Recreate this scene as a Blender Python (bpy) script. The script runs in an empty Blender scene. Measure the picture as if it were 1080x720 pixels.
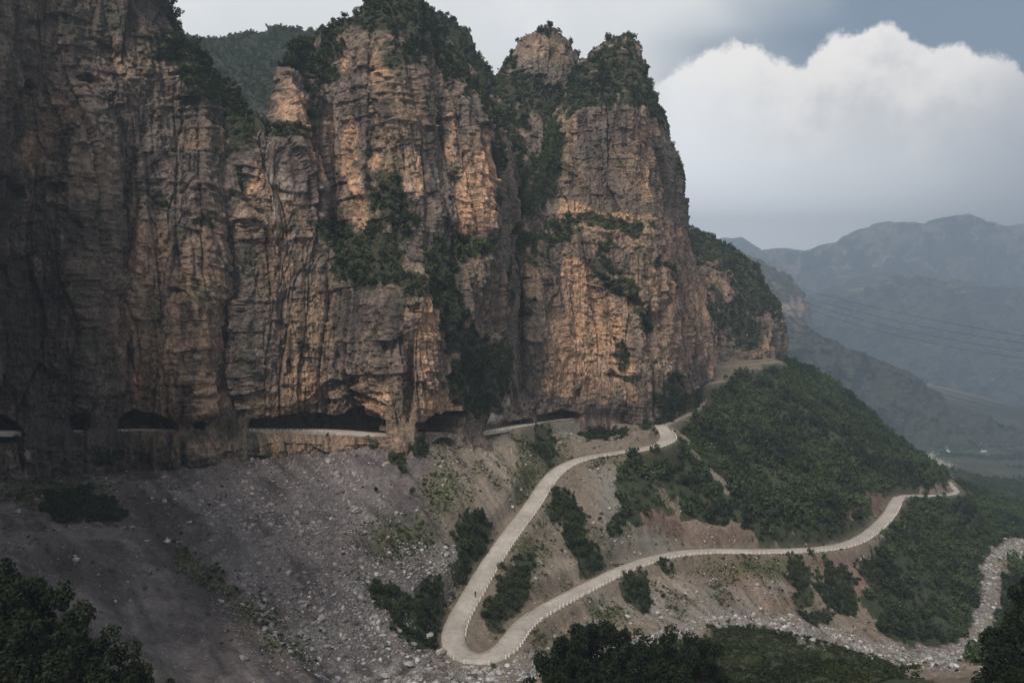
import bpy, math, time
import numpy as np
T0 = time.time()
rng = np.random.default_rng(7)
R = math.radians
S = bpy.context.scene
COL = S.collection

# ------------------------------------------------------------------ camera
F = 900.0
PT = math.atan(60 / 900.0)            # pitched slightly down
CP, SP = math.cos(PT), math.sin(PT)
cam = bpy.data.cameras.new('camera'); co = bpy.data.objects.new('camera', cam); COL.objects.link(co)
cam.sensor_width = 36; cam.lens = 30; cam.clip_start = 0.5; cam.clip_end = 30000
co.location = (0, 0, 0); co.rotation_euler = (R(90) - PT, 0, 0)
S.camera = co

def W(px, py, Y):
    """the place in the world at forward distance Y that is seen in direction px,py"""
    px = np.asarray(px, float); py = np.asarray(py, float); Y = np.asarray(Y, float)
    xc = (px - 540) / F; yc = (360 - py) / F
    dy = CP + yc * SP; dz = -SP + yc * CP
    k = Y / dy
    return np.stack([xc * k, Y + 0 * k, dz * k], -1)
def PX(P):
    x, y, z = P[..., 0], P[..., 1], P[..., 2]
    fw = np.maximum(y * CP - z * SP, .01); up = y * SP + z * CP
    return 540 + F * x / fw, 360 - F * up / fw

# ------------------------------------------------------------------ noise
_perm = rng.permutation(4096).astype(np.int32); _perm = np.concatenate([_perm, _perm])
_g = rng.normal(size=(4096, 3)).astype(np.float32); _g /= np.linalg.norm(_g, axis=1)[:, None]
def perlin(x, y, z):
    sh = np.broadcast(x, y, z).shape
    x, y, z = [np.broadcast_to(np.asarray(a, np.float32), sh).ravel() for a in (x, y, z)]
    out = np.empty(x.size, np.float32)
    for s in range(0, x.size, 262144):
        a, b, c = x[s:s+262144], y[s:s+262144], z[s:s+262144]
        i, j, k = np.floor(a), np.floor(b), np.floor(c)
        u, v, w = a - i, b - j, c - k
        i = i.astype(np.int32); j = j.astype(np.int32); k = k.astype(np.int32)
        fu, fv, fw = [t * t * t * (t * (t * 6 - 15) + 10) for t in (u, v, w)]
        r = 0
        for di in (0, 1):
            for dj in (0, 1):
                for dk in (0, 1):
                    h = _perm[_perm[_perm[(i + di) & 4095] + ((j + dj) & 4095)] + ((k + dk) & 4095)]
                    g = _g[h]
                    d = g[:, 0] * (u - di) + g[:, 1] * (v - dj) + g[:, 2] * (w - dk)
                    r = r + d * (fu if di else 1 - fu) * (fv if dj else 1 - fv) * (fw if dk else 1 - fw)
        out[s:s+262144] = r
    return (out * 1.6).reshape(sh)
def fbm(x, y, z, o=4, gain=.5):
    r = 0; a = 1.; t = 0
    for k in range(o):
        r = r + a * perlin(x * 2.03**k + 17.3 * k, y * 2.03**k + 5.1 * k, z * 2.03**k + 9.7 * k); t += a; a *= gain
    return r / t * 1.3
def ridged(x, y, z, o=3):
    r = 0; a = 1.; t = 0
    for k in range(o):
        r = r + a * (1 - 2.2 * np.abs(perlin(x * 2.1**k + 31 * k, y * 2.1**k, z * 2.1**k + 11 * k))); t += a; a *= .5
    return r / t
def h2(i, j, k=0):
    i = i.astype(np.int64) & 4095; j = j.astype(np.int64) & 4095
    return _perm[_perm[_perm[i] + j] + (k & 4095)] / 4096.0
def sst(a, b, x):
    t = np.clip((x - a) / (b - a), 0, 1); return t * t * (3 - 2 * t)
def lerp(a, b, t): return a + (b - a) * t

# ------------------------------------------------------------------ mask helpers (places on real surfaces, found from their direction)
def ell(px, py, L):
    m = np.zeros(px.shape, np.float32)
    for (cx, cy, rx, ry, *q) in L:
        ang = R(q[0]) if q else 0; st = q[1] if len(q) > 1 else 1
        dx, dy = px - cx, py - cy
        ca, sa = math.cos(ang), math.sin(ang)
        a = (dx * ca + dy * sa) / rx; b = (-dx * sa + dy * ca) / ry
        m = np.maximum(m, st * np.clip(1.35 - np.sqrt(a * a + b * b), 0, 1))
    return m
def inpoly(px, py, P):
    r = np.zeros(px.shape, bool); n = len(P)
    for i in range(n):
        x1, y1 = P[i]; x2, y2 = P[(i + 1) % n]
        if y1 == y2: continue
        c = ((y1 > py) != (y2 > py)) & (px < (x2 - x1) * (py - y1) / (y2 - y1) + x1)
        r ^= c
    return r
def segd(px, py, L):
    d = np.full(px.shape, 1e9)
    for (x1, y1), (x2, y2) in zip(L[:-1], L[1:]):
        dx, dy = x2 - x1, y2 - y1
        t = np.clip(((px - x1) * dx + (py - y1) * dy) / (dx * dx + dy * dy + 1e-9), 0, 1)
        d = np.minimum(d, np.hypot(px - x1 - t * dx, py - y1 - t * dy))
    return d

# ------------------------------------------------------------------ mesh helpers
def mesh_obj(name, V, faces, mat, parent=None, col=None, smooth=False, attrs=None):
    V = np.asarray(V, np.float32).reshape(-1, 3)
    faces = np.asarray(faces, np.int32); n, k = faces.shape
    me = bpy.data.meshes.new(name)
    me.vertices.add(len(V)); me.vertices.foreach_set('co', V.ravel())
    me.loops.add(n * k); me.loops.foreach_set('vertex_index', faces.ravel())
    me.polygons.add(n); me.polygons.foreach_set('loop_start', np.arange(0, n * k, k, dtype=np.int32))
    if smooth: me.polygons.foreach_set('use_smooth', np.ones(n, bool))
    if col is not None:
        a = me.color_attributes.new('Col', 'FLOAT_COLOR', 'POINT')
        c = np.ones((len(V), 4), np.float32); c[:, :3] = col.reshape(-1, 3); a.data.foreach_set('color', c.ravel())
    me.update(calc_edges=True); me.validate()
    me.materials.append(mat)
    o = bpy.data.objects.new(name, me); COL.objects.link(o)
    if parent: o.parent = parent
    return o
def grid_faces(nu, nv):
    i = np.arange(nu - 1)[:, None] * nv + np.arange(nv - 1)[None]
    return np.stack([i, i + nv, i + nv + 1, i + 1], -1).reshape(-1, 4)
def tag(o, label=None, cat=None, group=None, kind=None):
    if label: o['label'] = label
    if cat: o['category'] = cat
    if group: o['group'] = group
    if kind: o['kind'] = kind
    return o

# ------------------------------------------------------------------ materials
def newmat(name):
    m = bpy.data.materials.new(name); m.use_nodes = True
    nt = m.node_tree; b = nt.nodes['Principled BSDF']
    return m, nt, b
def node(nt, t, **k):
    n = nt.nodes.new(t)
    for a, v in k.items(): setattr(n, a, v)
    return n
def rock_mat(name, rough=.92, fine=1.2, bump=.5, lo=.62, hi=1.4):
    """colour from the mesh's own rock colours, with finer mottling and bump on top"""
    m, nt, b = newmat(name); L = nt.links.new
    at = node(nt, 'ShaderNodeVertexColor', layer_name='Col')
    tc = node(nt, 'ShaderNodeNewGeometry')
    mp = node(nt, 'ShaderNodeMapping'); mp.inputs['Scale'].default_value = (1, 1, .55); L(tc.outputs['Position'], mp.inputs['Vector'])
    n1 = node(nt, 'ShaderNodeTexNoise'); n1.inputs['Scale'].default_value = fine; n1.inputs['Detail'].default_value = 6; n1.inputs['Roughness'].default_value = .7
    L(mp.outputs[0], n1.inputs['Vector'])
    mr = node(nt, 'ShaderNodeMapRange'); mr.inputs['From Min'].default_value = .3; mr.inputs['From Max'].default_value = .7
    mr.inputs['To Min'].default_value = lo; mr.inputs['To Max'].default_value = hi; L(n1.outputs['Fac'], mr.inputs['Value'])
    mx = node(nt, 'ShaderNodeVectorMath', operation='SCALE'); L(at.outputs['Color'], mx.inputs[0]); L(mr.outputs[0], mx.inputs['Scale'])
    L(mx.outputs[0], b.inputs['Base Color'])
    bp = node(nt, 'ShaderNodeBump'); bp.inputs['Strength'].default_value = bump; bp.inputs['Distance'].default_value = .6
    L(n1.outputs['Fac'], bp.inputs['Height']); L(bp.outputs[0], b.inputs['Normal'])
    b.inputs['Roughness'].default_value = rough; b.inputs['Specular IOR Level'].default_value = .2
    return m
def plain_mat(name, c, rough=.8, scale=3., amt=.25, bump=.2, dist=.05, island=0.):
    m, nt, b = newmat(name); L = nt.links.new
    tc = node(nt, 'ShaderNodeNewGeometry')
    n1 = node(nt, 'ShaderNodeTexNoise'); n1.inputs['Scale'].default_value = scale; n1.inputs['Detail'].default_value = 5
    L(tc.outputs['Position'], n1.inputs['Vector'])
    mr = node(nt, 'ShaderNodeMapRange'); mr.inputs['From Min'].default_value = .3; mr.inputs['From Max'].default_value = .7
    mr.inputs['To Min'].default_value = 1 - amt; mr.inputs['To Max'].default_value = 1 + amt; L(n1.outputs['Fac'], mr.inputs['Value'])
    v = mr.outputs[0]
    if island:
        mi = node(nt, 'ShaderNodeMapRange'); mi.inputs['To Min'].default_value = 1 - island; mi.inputs['To Max'].default_value = 1 + island
        L(tc.outputs['Random Per Island'], mi.inputs['Value'])
        mm = node(nt, 'ShaderNodeMath', operation='MULTIPLY'); L(v, mm.inputs[0]); L(mi.outputs[0], mm.inputs[1]); v = mm.outputs[0]
    mx = node(nt, 'ShaderNodeVectorMath', operation='SCALE'); mx.inputs[0].default_value = c; L(v, mx.inputs['Scale'])
    L(mx.outputs[0], b.inputs['Base Color'])
    if bump:
        bp = node(nt, 'ShaderNodeBump'); bp.inputs['Strength'].default_value = bump; bp.inputs['Distance'].default_value = dist
        L(n1.outputs['Fac'], bp.inputs['Height']); L(bp.outputs[0], b.inputs['Normal'])
    b.inputs['Roughness'].default_value = rough; b.inputs['Specular IOR Level'].default_value = .2
    return m
def leaf_mat(name, c1, c2, big=.08):
    m, nt, b = newmat(name); L = nt.links.new
    g = node(nt, 'ShaderNodeNewGeometry')
    n1 = node(nt, 'ShaderNodeTexNoise'); n1.inputs['Scale'].default_value = big; n1.inputs['Detail'].default_value = 3; L(g.outputs['Position'], n1.inputs['Vector'])
    ad = node(nt, 'ShaderNodeMath', operation='ADD'); L(g.outputs['Random Per Island'], ad.inputs[0])
    s2 = node(nt, 'ShaderNodeMapRange'); s2.inputs['From Min'].default_value = .3; s2.inputs['From Max'].default_value = .7; s2.inputs['To Min'].default_value = -.8; s2.inputs['To Max'].default_value = .7
    L(n1.outputs['Fac'], s2.inputs['Value']); L(s2.outputs[0], ad.inputs[1])
    cr = node(nt, 'ShaderNodeMix', data_type='RGBA', clamp_factor=True); L(ad.outputs[0], cr.inputs['Factor'])
    cr.inputs['A'].default_value = (*c1, 1); cr.inputs['B'].default_value = (*c2, 1)
    L(cr.outputs['Result'], b.inputs['Base Color'])
    b.inputs['Roughness'].default_value = .75; b.inputs['Specular IOR Level'].default_value = .15
    return m

M_cliff = rock_mat('cliff_rock', fine=1.7, lo=.4, hi=1.75, bump=.9)
M_far = rock_mat('far_rock', fine=.05, bump=.2, lo=.8, hi=1.2)
M_ground = rock_mat('ground_soil', fine=1.6, bump=.5, lo=.7, hi=1.3)
def road_mat():
    m, nt, b = newmat('road_concrete'); L = nt.links.new
    g = node(nt, 'ShaderNodeNewGeometry'); v = None
    for sc_, lo_, hi_ in ((.12, .80, 1.14), (.9, .84, 1.12), (6., .92, 1.08)):
        n_ = node(nt, 'ShaderNodeTexNoise'); n_.inputs['Scale'].default_value = sc_; n_.inputs['Detail'].default_value = 5; L(g.outputs['Position'], n_.inputs['Vector'])
        r_ = node(nt, 'ShaderNodeMapRange'); r_.inputs['From Min'].default_value = .32; r_.inputs['From Max'].default_value = .68; r_.inputs['To Min'].default_value = lo_; r_.inputs['To Max'].default_value = hi_; L(n_.outputs['Fac'], r_.inputs['Value'])
        if v is None: v = r_.outputs[0]
        else:
            q_ = node(nt, 'ShaderNodeMath', operation='MULTIPLY'); L(v, q_.inputs[0]); L(r_.outputs[0], q_.inputs[1]); v = q_.outputs[0]
    x_ = node(nt, 'ShaderNodeVectorMath', operation='SCALE'); x_.inputs[0].default_value = (.43, .385, .34); L(v, x_.inputs['Scale']); L(x_.outputs[0], b.inputs['Base Color'])
    b.inputs['Roughness'].default_value = .9; b.inputs['Specular IOR Level'].default_value = .2
    return m
M_road = road_mat()
M_track = plain_mat('track_gravel', (.26, .215, .18), .95, 1.2, .3, .4, .1)
M_white = plain_mat('white_painted_stone', (.70, .68, .64), .7, 3, .12, .1)
M_scree = plain_mat('scree_stone', (.26, .228, .222), .95, .25, .25, 0, island=.6)
M_pale = plain_mat('pale_stone', (.31, .295, .28), .95, .5, .35, 0, island=.65)
M_boulder = plain_mat('boulder_stone', (.42, .385, .36), .95, 1.5, .25, .5, .2)
M_wood = leaf_mat('forest_leaves', (.014, .024, .011), (.070, .098, .036), .035)
M_shrub = leaf_mat('shrub_leaves', (.016, .026, .012), (.045, .058, .022), .1)
M_dark = leaf_mat('tree_leaves', (.004, .007, .003), (.016, .026, .008), .4)
M_cover = leaf_mat('low_plant_leaves', (.022, .030, .014), (.11, .11, .055), .12)
M_grass = leaf_mat('grass_blades', (.010, .017, .006), (.045, .055, .02), .08)
M_bark = plain_mat('bark', (.05, .038, .03), .95, 4, .3, .4)
M_cable = plain_mat('cable_metal', (.03, .03, .032), .6, 1, .1, 0)
M_cloth = plain_mat('dark_cloth', (.02, .022, .03), .9, 8, .2, 0)
M_skin = plain_mat('skin', (.35, .22, .16), .6, 8, .05, 0)
M_trouser = plain_mat('trouser_cloth', (.03, .03, .035), .9, 8, .2, 0)
M_wall = plain_mat('house_plaster', (.4, .38, .35), .9, 1, .1, 0)
M_roof = plain_mat('house_roof', (.5, .5, .52), .6, 1, .15, 0)
M_glass = plain_mat('window_glass', (.03, .035, .04), .2, 1, .1, 0)

# ------------------------------------------------------------------ roads (in the world: px,py,forward distance)
ROAD = [(-60,452,205),(0,455,220),(70,455,229),(130,453.5,238),(187,453.5,244),(225,452,249),(262,452,254),(330,453,262),(370,455,263),(408,458.5,262),(440,456,268),(485,457,282),(515,454,294),(540,450,308),(575,444,328),(610,440.5,345),(635,442,349),(655,446,348)]
ROAD2 = [(697,448,347),(702,455,338),(706,462,328),(698,468,320),(680,473,314),(650,477,309),(622,481,305),(600,488,300),(584,499,290),(572,515,276),(562,532,262),(540,560,240),(526,580,227),(510,605,213),(497,628,202),(484,650,193),(478,666,186),(478,680,180.5),(486,689,177),(500,694,174.8),(516,693,175),(532,684.5,180),(541,673,187),(548,662,194),(560,651,201),(580,639,210),(620,618,228),(660,598,247.6),(700,585,263),(740,580,272),(800,581,279),(860,579.5,290),(895,574,303),(915,564,318),(931,550,342),(940,539,362),(945,528,387),(951,522,402),(965,522.5,407),(985,522,412),(1004,521,424),(1010,518,438),(1006,514,455),(1000,508,480)]
def chaikin(P, n=3):
    P = np.array(P, float)
    for _ in range(n):
        A = P[:-1] * .75 + P[1:] * .25; B = P[:-1] * .25 + P[1:] * .75
        Q = np.empty((2 * len(A), P.shape[1])); Q[0::2] = A; Q[1::2] = B
        P = np.concatenate([P[:1], Q, P[-1:]])
    return P
def road_pts(Pl, step=1.0, it=3):
    P = W(*np.array(Pl, float).T); P = chaikin(P, it)
    d = np.r_[0, np.cumsum(np.linalg.norm(np.diff(P, axis=0), axis=1))]
    t = np.arange(0, d[-1], step)
    return np.stack([np.interp(t, d, P[:, k]) for k in range(3)], 1)
RP1 = road_pts(ROAD); RP2 = road_pts(ROAD2)
TR = [[(697,449,346),(705,446,352),(718,440,365),(732,434,385),(739,428,400),(743,420,425)],
      [(737,408,428),(750,403,440),(766,401,452)],
      [(752,388,532),(770,385.5,536),(785,384.5,540),(802,383,550),(822,381,570)]]
TP = [road_pts(t, 1.5) for t in TR]

# ------------------------------------------------------------------ ground surface
CT = """
-300,540,150 -100,525,190 0,515,205 50,520,210 100,515,218 160,505,228 250,500,236 270,486,250 330,480,254 400,480,254 430,482,250 460,477,262 490,482,268 520,480,283 560,470,308 610,458,335 650,455,341
200,560,190 300,540,215 377,540,218 430,540,222 100,600,150 200,640,152 300,600,180 300,680,155 400,600,192 400,660,175 350,715,158 450,560,215 460,620,195 450,700,168 510,713,165 560,707,170
500,520,250 540,500,272 560,480,295 530,640,197 560,600,222 600,560,250 620,540,265 640,510,285 600,520,272 660,560,265 680,500,300 720,560,283 740,520,305 700,482,318
740,470,350 800,405,520 800,430,440 800,480,370 800,530,310 800,557,290 720,545,288 870,540,320 870,500,380 870,450,460 870,414,560 860,392,640 900,420,600 940,455,560 980,490,520 925,520,400 905,540,350
860,440,760 900,455,760 940,475,720 985,508,600 822,420,800 745,400,700
1040,540,480 1080,524,800 1000,492,1250 1000,472,1650 1080,484,1500 1080,505,1050 1040,457,2200 1000,456,2600 1080,454,2600 900,464,2800 540,462,3000 0,462,3500 1080,464,4200 540,452,5500 540,430,8000 1080,430,8000 0,430,8000 -400,450,2500 1500,440,2500 1200,460,2800 900,470,1700 700,440,1500 985,512,760
900,620,281 960,600,309 1000,560,388 1050,560,433 1000,620,315 950,650,278
700,620,242 800,615,263 860,620,270 620,650,213 650,680,201 600,685,190
720,668,215 760,655,236 800,652,248 850,668,245 900,682,243 960,697,243 1010,700,248 1030,670,277 1040,640,304 1045,600,354 1060,580,386 1085,575,399
800,672,195 800,718,150 900,700,195 720,700,178 960,718,190 620,717,130 700,715,140 1060,720,115 850,678,205
540,900,60 0,720,100 100,720,110 200,715,130 0,600,135 0,560,165 540,1500,20 540,2100,5 -300,600,110 1400,900,60 -400,900,60 1100,800,80 1300,640,300 1200,560,400 1150,660,200
300,460,420 100,450,380 600,430,520 450,450,450 -300,430,400
"""
ctl = [tuple(float(a) for a in t.split(',')) for t in CT.split()]
ctl += [p for p in ROAD if p[0] >= 540] + ROAD2 + [p for t in TR for p in t]
ctl = np.array(ctl)
cw = W(*ctl.T)
def gcoord(X, Y): return X / Y * 2.0, np.log(Y) * 1.6
cu, cv = gcoord(cw[:, 0], cw[:, 1]); ct = cw[:, 2] / cw[:, 1]
def kern(d2): return np.sqrt(d2 + .0004)
A = kern((cu[:, None] - cu)**2 + (cv[:, None] - cv)**2)
n = len(cu); Mx = np.zeros((n + 3, n + 3)); Mx[:n, :n] = A + np.eye(n) * -.002
Pm = np.stack([np.ones(n), cu, cv], 1); Mx[:n, n:] = Pm; Mx[n:, :n] = Pm.T
wt = np.linalg.solve(Mx, np.r_[ct, 0, 0, 0])
# tabulate
GU = np.linspace(-3.2, 3.2, 620); GV = np.linspace(math.log(4) * 1.6, math.log(9500) * 1.6, 760)
TAB = np.zeros((len(GU), len(GV)))
for i in range(0, len(GU), 20):
    uu, vv = np.meshgrid(GU[i:i+20], GV, indexing='ij')
    d2 = (uu[..., None] - cu)**2 + (vv[..., None] - cv)**2
    TAB[i:i+20] = kern(d2) @ wt[:n] + wt[n] + wt[n+1] * uu + wt[n+2] * vv
def ground0(X, Y):
    u, v = gcoord(X, Y)
    a = np.clip((u - GU[0]) / (GU[1] - GU[0]), 0, len(GU) - 1.001); b = np.clip((v - GV[0]) / (GV[1] - GV[0]), 0, len(GV) - 1.001)
    i = a.astype(int); j = b.astype(int); a = a - i; b = b - j
    t = TAB[i, j]*(1-a)*(1-b) + TAB[i+1, j]*a*(1-b) + TAB[i, j+1]*(1-a)*b + TAB[i+1, j+1]*a*b
    return t * Y
RALL = np.concatenate([RP1[RP1[:, 0] > 0.], RP2] + TP)
RW = np.concatenate([np.full((RP1[:, 0] > 0.).sum(), 2.9), np.full(len(RP2), 3.6)] + [np.full(len(t), 1.5) for t in TP])
def near_road(X, Y):
    """distance to and height of the nearest road centre"""
    D = np.full(X.shape, 99.); Z = np.zeros(X.shape); Wd = np.full(X.shape, 3.)
    # bucket by cells
    Q = RALL; cs = 12.
    from collections import defaultdict
    dd = defaultdict(list)
    for k, (qx, qy, _) in enumerate(Q):
        for a in (-1, 0, 1):
            for b in (-1, 0, 1): dd[(int(qx // cs) + a, int(qy // cs) + b)].append(k)
    key = (np.floor(X / cs).astype(int) + 5000) * 20000 + np.floor(Y / cs).astype(int)
    o = np.argsort(key, kind='stable'); ks = key[o]
    for (a, b), L in dd.items():
        kk = (a + 5000) * 20000 + b
        s, e = np.searchsorted(ks, [kk, kk + 1])
        if s == e: continue
        ii = o[s:e]; L = np.array(L)
        d = np.hypot(X[ii, None] - Q[L, 0], Y[ii, None] - Q[L, 1])
        m = d.argmin(1); D[ii] = d[np.arange(len(ii)), m]
        w = 1 / (d**4 + .05); Z[ii] = (w * Q[L, 2]).sum(1) / w.sum(1); Wd[ii] = RW[L[m]]
    return D, Z, Wd

# vegetation and surface regions of the ground
FOREST = [(706,452),(724,446),(742,428),(746,415),(770,398),(822,382),(870,386),(905,410),(950,452),(992,498),(1000,512),(960,518),(930,545),(900,562),(860,570),(800,570),(770,556),(720,548),(690,546),(672,556),(650,548),(648,510),(668,484),(690,474)]
VALLEY = [(950,528),(1000,524),(1010,510),(1080,505),(1400,505),(1400,580),(1080,572),(1048,585),(1032,600),(1042,640),(1020,680),(985,690),(930,668),(905,640),(925,612),(915,590),(940,560)]
MOUND = [(745,662),(790,660),(850,672),(900,690),(960,712),(1020,760),(900,900),(560,900),(640,700)]
PATCH = [(607,562,13,36,-20),(590,535,10,18,-20),(622,590,16,14),(540,620,22,14,-50),(520,648,14,16),(552,600,14,10,-40),(500,570,22,28),(488,600,10,12),(672,622,12,26,-25),(628,458,16,8),(655,460,4,4),
         (440,655,32,26),(405,630,18,16),(455,630,16,20),(845,612,14,26,-15),(884,622,18,28,-20),(862,650,14,10),(445,472,9,12),(418,490,8,9),(575,470,12,20,-25),(85,540,42,16,5),(925,610,16,26,-30),
         (395,470,6,5),(700,600,14,5,20),(610,630,5,6),(650,560,12,10),(690,440,20,12),(715,425,16,20,-30),(730,405,8,14)]
GRASSY = [(470,520,26,24),(420,570,40,22),(205,600,10,34,-35),(235,620,10,28,-35),(270,650,24,18),(560,500,18,34),(575,480,26,16),(640,485,30,8),(60,520,60,12),(560,585,20,12),(300,690,22,12),(640,650,20,16),(800,600,60,12)]
WIND = [(604,480)]
def ground_fields(P):
    """region weights at ground points"""
    px, py = PX(P)
    X, Y = P[..., 0], P[..., 1]
    n4 = fbm(X / 4.5, Y / 7, 0 * X + 93.3, 3)
    n1 = fbm(X / 9, Y / 14, 0 * X + 3.3, 4); n2 = fbm(X / 2.5, Y / 4, 0 * X + 8.1, 3)
    wx = px + n1 * 10 + n4 * 7 + n2 * 4; wy = py + fbm(X / 8, Y / 14, 0 * X + 40., 3) * 7 + n2 * 3 - n4 * 4
    f = inpoly(wx, wy, FOREST).astype(float)
    val = np.maximum(inpoly(wx, wy, VALLEY), inpoly(wx, wy, [(1066,590),(1095,588),(1400,600),(1400,900),(1020,900),(1022,712),(1048,672),(1058,630)]) & (Y > 150)).astype(float)
    hid = (Y > 640)
    mound = inpoly(wx, wy, MOUND).astype(float)
    patch = ell(wx, wy, PATCH) * np.clip(1.05 + n2 * .5, 0, 1.3)
    path = segd(wx * .5 + px * .5, wy * .5 + py * .5, [(712,455),(724,466),(735,482),(750,500),(768,518)])
    path2 = segd(wx, wy, [(690,500),(702,520),(715,545)])
    path3 = segd(wx, wy, [(845,470),(870,490),(905,520)])
    bank = ell(wx, wy, [(700,560,34,12),(760,566,40,9),(835,572,40,5),(925,532,22,16,40),(900,545,16,6,-40),(690,552,16,14)])
    f = f * (path > 3.2) * (path2 > 4) * (bank + n2 * .8 < .62) * (path3 > -1)
    f = np.where((Y > 600) & (px < 990), 1, f)
    return dict(px=px, py=py, wx=wx, wy=wy, n1=n1, n2=n2, forest=f, valley=val * (Y < 1000), mound=mound * (Y < 260), patch=patch, bank=bank, path=path, path2=path2)

nr, nc = 1250, 1150
yy = 14 * (7000 / 14) ** (np.linspace(0, 1, nr) ** .85 * 1.0)
# density: more rows between 130 and 700 m
def rows(parts):
    out = []
    for a, b, k in parts: out.append(np.exp(np.linspace(math.log(a), math.log(b), k, endpoint=False)))
    return np.concatenate(out + [[7200.]])
yy = rows([(8, 120, 90), (120, 360, 760), (360, 700, 260), (700, 2700, 190), (2700, 7200, 60)]); nr = len(yy)
tt = np.concatenate([np.linspace(-1.6, -.72, 80, endpoint=False), np.linspace(-.72, .72, 1150), np.linspace(.72, 1.6, 81)[1:]]); nc = len(tt)
YY, TT = np.meshgrid(yy, tt, indexing='ij'); XX = YY * TT
ZZ = ground0(XX, YY)
D, RZ, RWd = near_road(XX.ravel(), YY.ravel()); D = D.reshape(XX.shape); RZ = RZ.reshape(XX.shape); RWd = RWd.reshape(XX.shape)
P = np.stack([XX, YY, ZZ], -1)
G = ground_fields(P)
near = sst(800, 300, YY)
rough = fbm(XX / 30, YY / 30, 0 * XX, 3) * 1.4 * sst(50, 150, YY)
gul = ridged((XX * .85 + YY * .5) / 13, (YY * .85 - XX * .5) / 50, 0 * XX + 7, 3) * 1.7
mid = fbm(XX / 5, YY / 5, 0 * XX + 2, 4) * .7
far_r = fbm(XX / 160, YY / 160, 0 * XX + 5, 4) * 9 * sst(650, 1000, YY)
spurgul = (ridged((XX + YY * .55) / 45, (YY - XX * .3) / 160, 0 * XX + 17, 3) - .9) * 9. * G['forest'] * sst(270, 350, YY) * sst(9, 40, D)
dz = (rough + gul * .9 + mid) * near * (1 - .6 * G['forest']) + far_r + spurgul
dz += fbm(XX / 1.6, YY / 1.6, 0 * XX + 12, 3) * .35 * near
k = sst(2., 14., D - RWd * .6)
ZZ = ZZ + dz * (.04 + .96 * k)
kk = sst(RWd * 0 + .4, 3.2, D - RWd)
ZZ = np.where(D < 12, (RZ - .25) * (1 - kk) + ZZ * kk, ZZ)
P = np.stack([XX, YY, ZZ], -1)
# colours
def C3(a): return np.array(a, np.float32)
g1, g2 = G['n1'], G['n2']
px, py = G['px'], G['py']
scree = C3((.095, .080, .080)); screeL = C3((.19, .165, .158)); dirt = C3((.215, .17, .125)); tan = C3((.27, .225, .175)); green = C3((.030, .042, .020)); gr2 = C3((.078, .092, .034)); red = C3((.20, .115, .09)); pale = C3((.34, .325, .31)); gravel = C3((.20, .19, .165))
def mix(c, d, t): return c + (d - c) * np.clip(t, 0, 1)[..., None]
c = scree + (screeL - scree) * sst(-.5, .6, g1 + g2 * .6)[..., None]
right = sst(430, 480, px + g1 * 20)
c = mix(c, dirt * (1 + .35 * g2[..., None]), right * .75)
c = mix(c, tan, right * ell(G['wx'], G['wy'], [(520,500,30,40),(480,510,18,30,-40),(650,520,30,40,-20),(700,640,60,30),(640,640,30,14),(600,600,30,10)]))
c = mix(c, gravel, ell(G['wx'], G['wy'], [(640,530,20,50,-15),(690,570,18,30,-50),(610,455,40,10),(700,640,40,14,20),(760,630,30,20,30),(820,620,10,40,-25),(640,640,26,12),(650,590,30,10,-30),(660,545,12,40,-20)]) * .9)
c = mix(c, dirt * .9, ell(G['wx'], G['wy'], [(270,670,40,22),(310,690,30,20),(600,480,60,10)]) * .6)
c = mix(c, red, ell(G['wx'], G['wy'], [(905,620,9,34,-18),(870,600,30,8),(780,605,50,22),(830,640,30,14),(715,556,20,10),(690,548,18,12),(925,530,20,14,40),(500,690,14,10)]) * .55)
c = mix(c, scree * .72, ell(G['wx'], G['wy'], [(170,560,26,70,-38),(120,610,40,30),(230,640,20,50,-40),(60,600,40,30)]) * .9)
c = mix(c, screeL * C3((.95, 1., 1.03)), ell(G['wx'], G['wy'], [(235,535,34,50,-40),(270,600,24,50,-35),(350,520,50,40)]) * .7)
sk = fbm((XX * .8 + YY * .6) / 3.5, (YY * .8 - XX * .6) / 26, 0 * XX + 51, 4)
c = c * (1 + .55 * sk * sst(300, 240, YY))[..., None]
c = mix(c, gr2, ell(G['wx'], G['wy'], GRASSY) * (.75 + g2 * .5))
spc = sst(-.1, .7, g1 + g2 * .7 + fbm(XX / 18, YY / 18, 0 * XX + 60, 3) * .8)
c = mix(c, C3((.085, .082, .05)), spc * right * .6)
stream = segd(G['wx'], G['wy'], [(330,725),(420,712),(480,712),(540,712),(600,705),(650,690),(720,668),(745,658),(800,650),(850,668),(900,682),(960,697),(1005,700),(1030,670),(1040,640),(1048,610),(1045,592),(1060,580),(1100,574)])
streamw = np.where(px < 620, 20, np.where(px < 1015, 10, 9))
ms = sst(streamw * 1.25, streamw * .5, stream + g2 * 7 + g1 * 4) * (YY < 460) * (YY > 150)
c = mix(c, pale * (.62 + .3 * g2[..., None]), ms * sst(-.6, .3, g2 + .4 * g1))
c = mix(c, pale * .8, ell(G['wx'], G['wy'], [(400,640,50,40),(350,680,50,20),(470,590,20,20)]) * .35)
c = mix(c, red * (.45 + .4 * g2[..., None]), sst(.3, .8, G['bank'] + g2 * .5 + g1 * .2) * .6)
c = c * (1 + .25 * fbm(XX / 1.1, YY / 1.1, 0 * XX + 71, 3) * sst(700, 300, YY))[..., None]
veg = np.clip(np.maximum.reduce([G['forest'], G['valley'], G['mound'], (G['patch'] > .35) * 1.]) * (1 - ms), 0, 1)
gap = sst(-.55, .1, g2 * .8 + .7 * fbm(XX / 25, YY / 25, 0 * XX + 33, 3) + .1)
c = mix(c, green * (1 + .4 * g1[..., None]), veg * .92)
c = mix(c, C3((.075, .078, .04)) * (1 + .5 * g2[..., None]), G['forest'] * (1 - gap) * .8 * (YY < 640))
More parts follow.
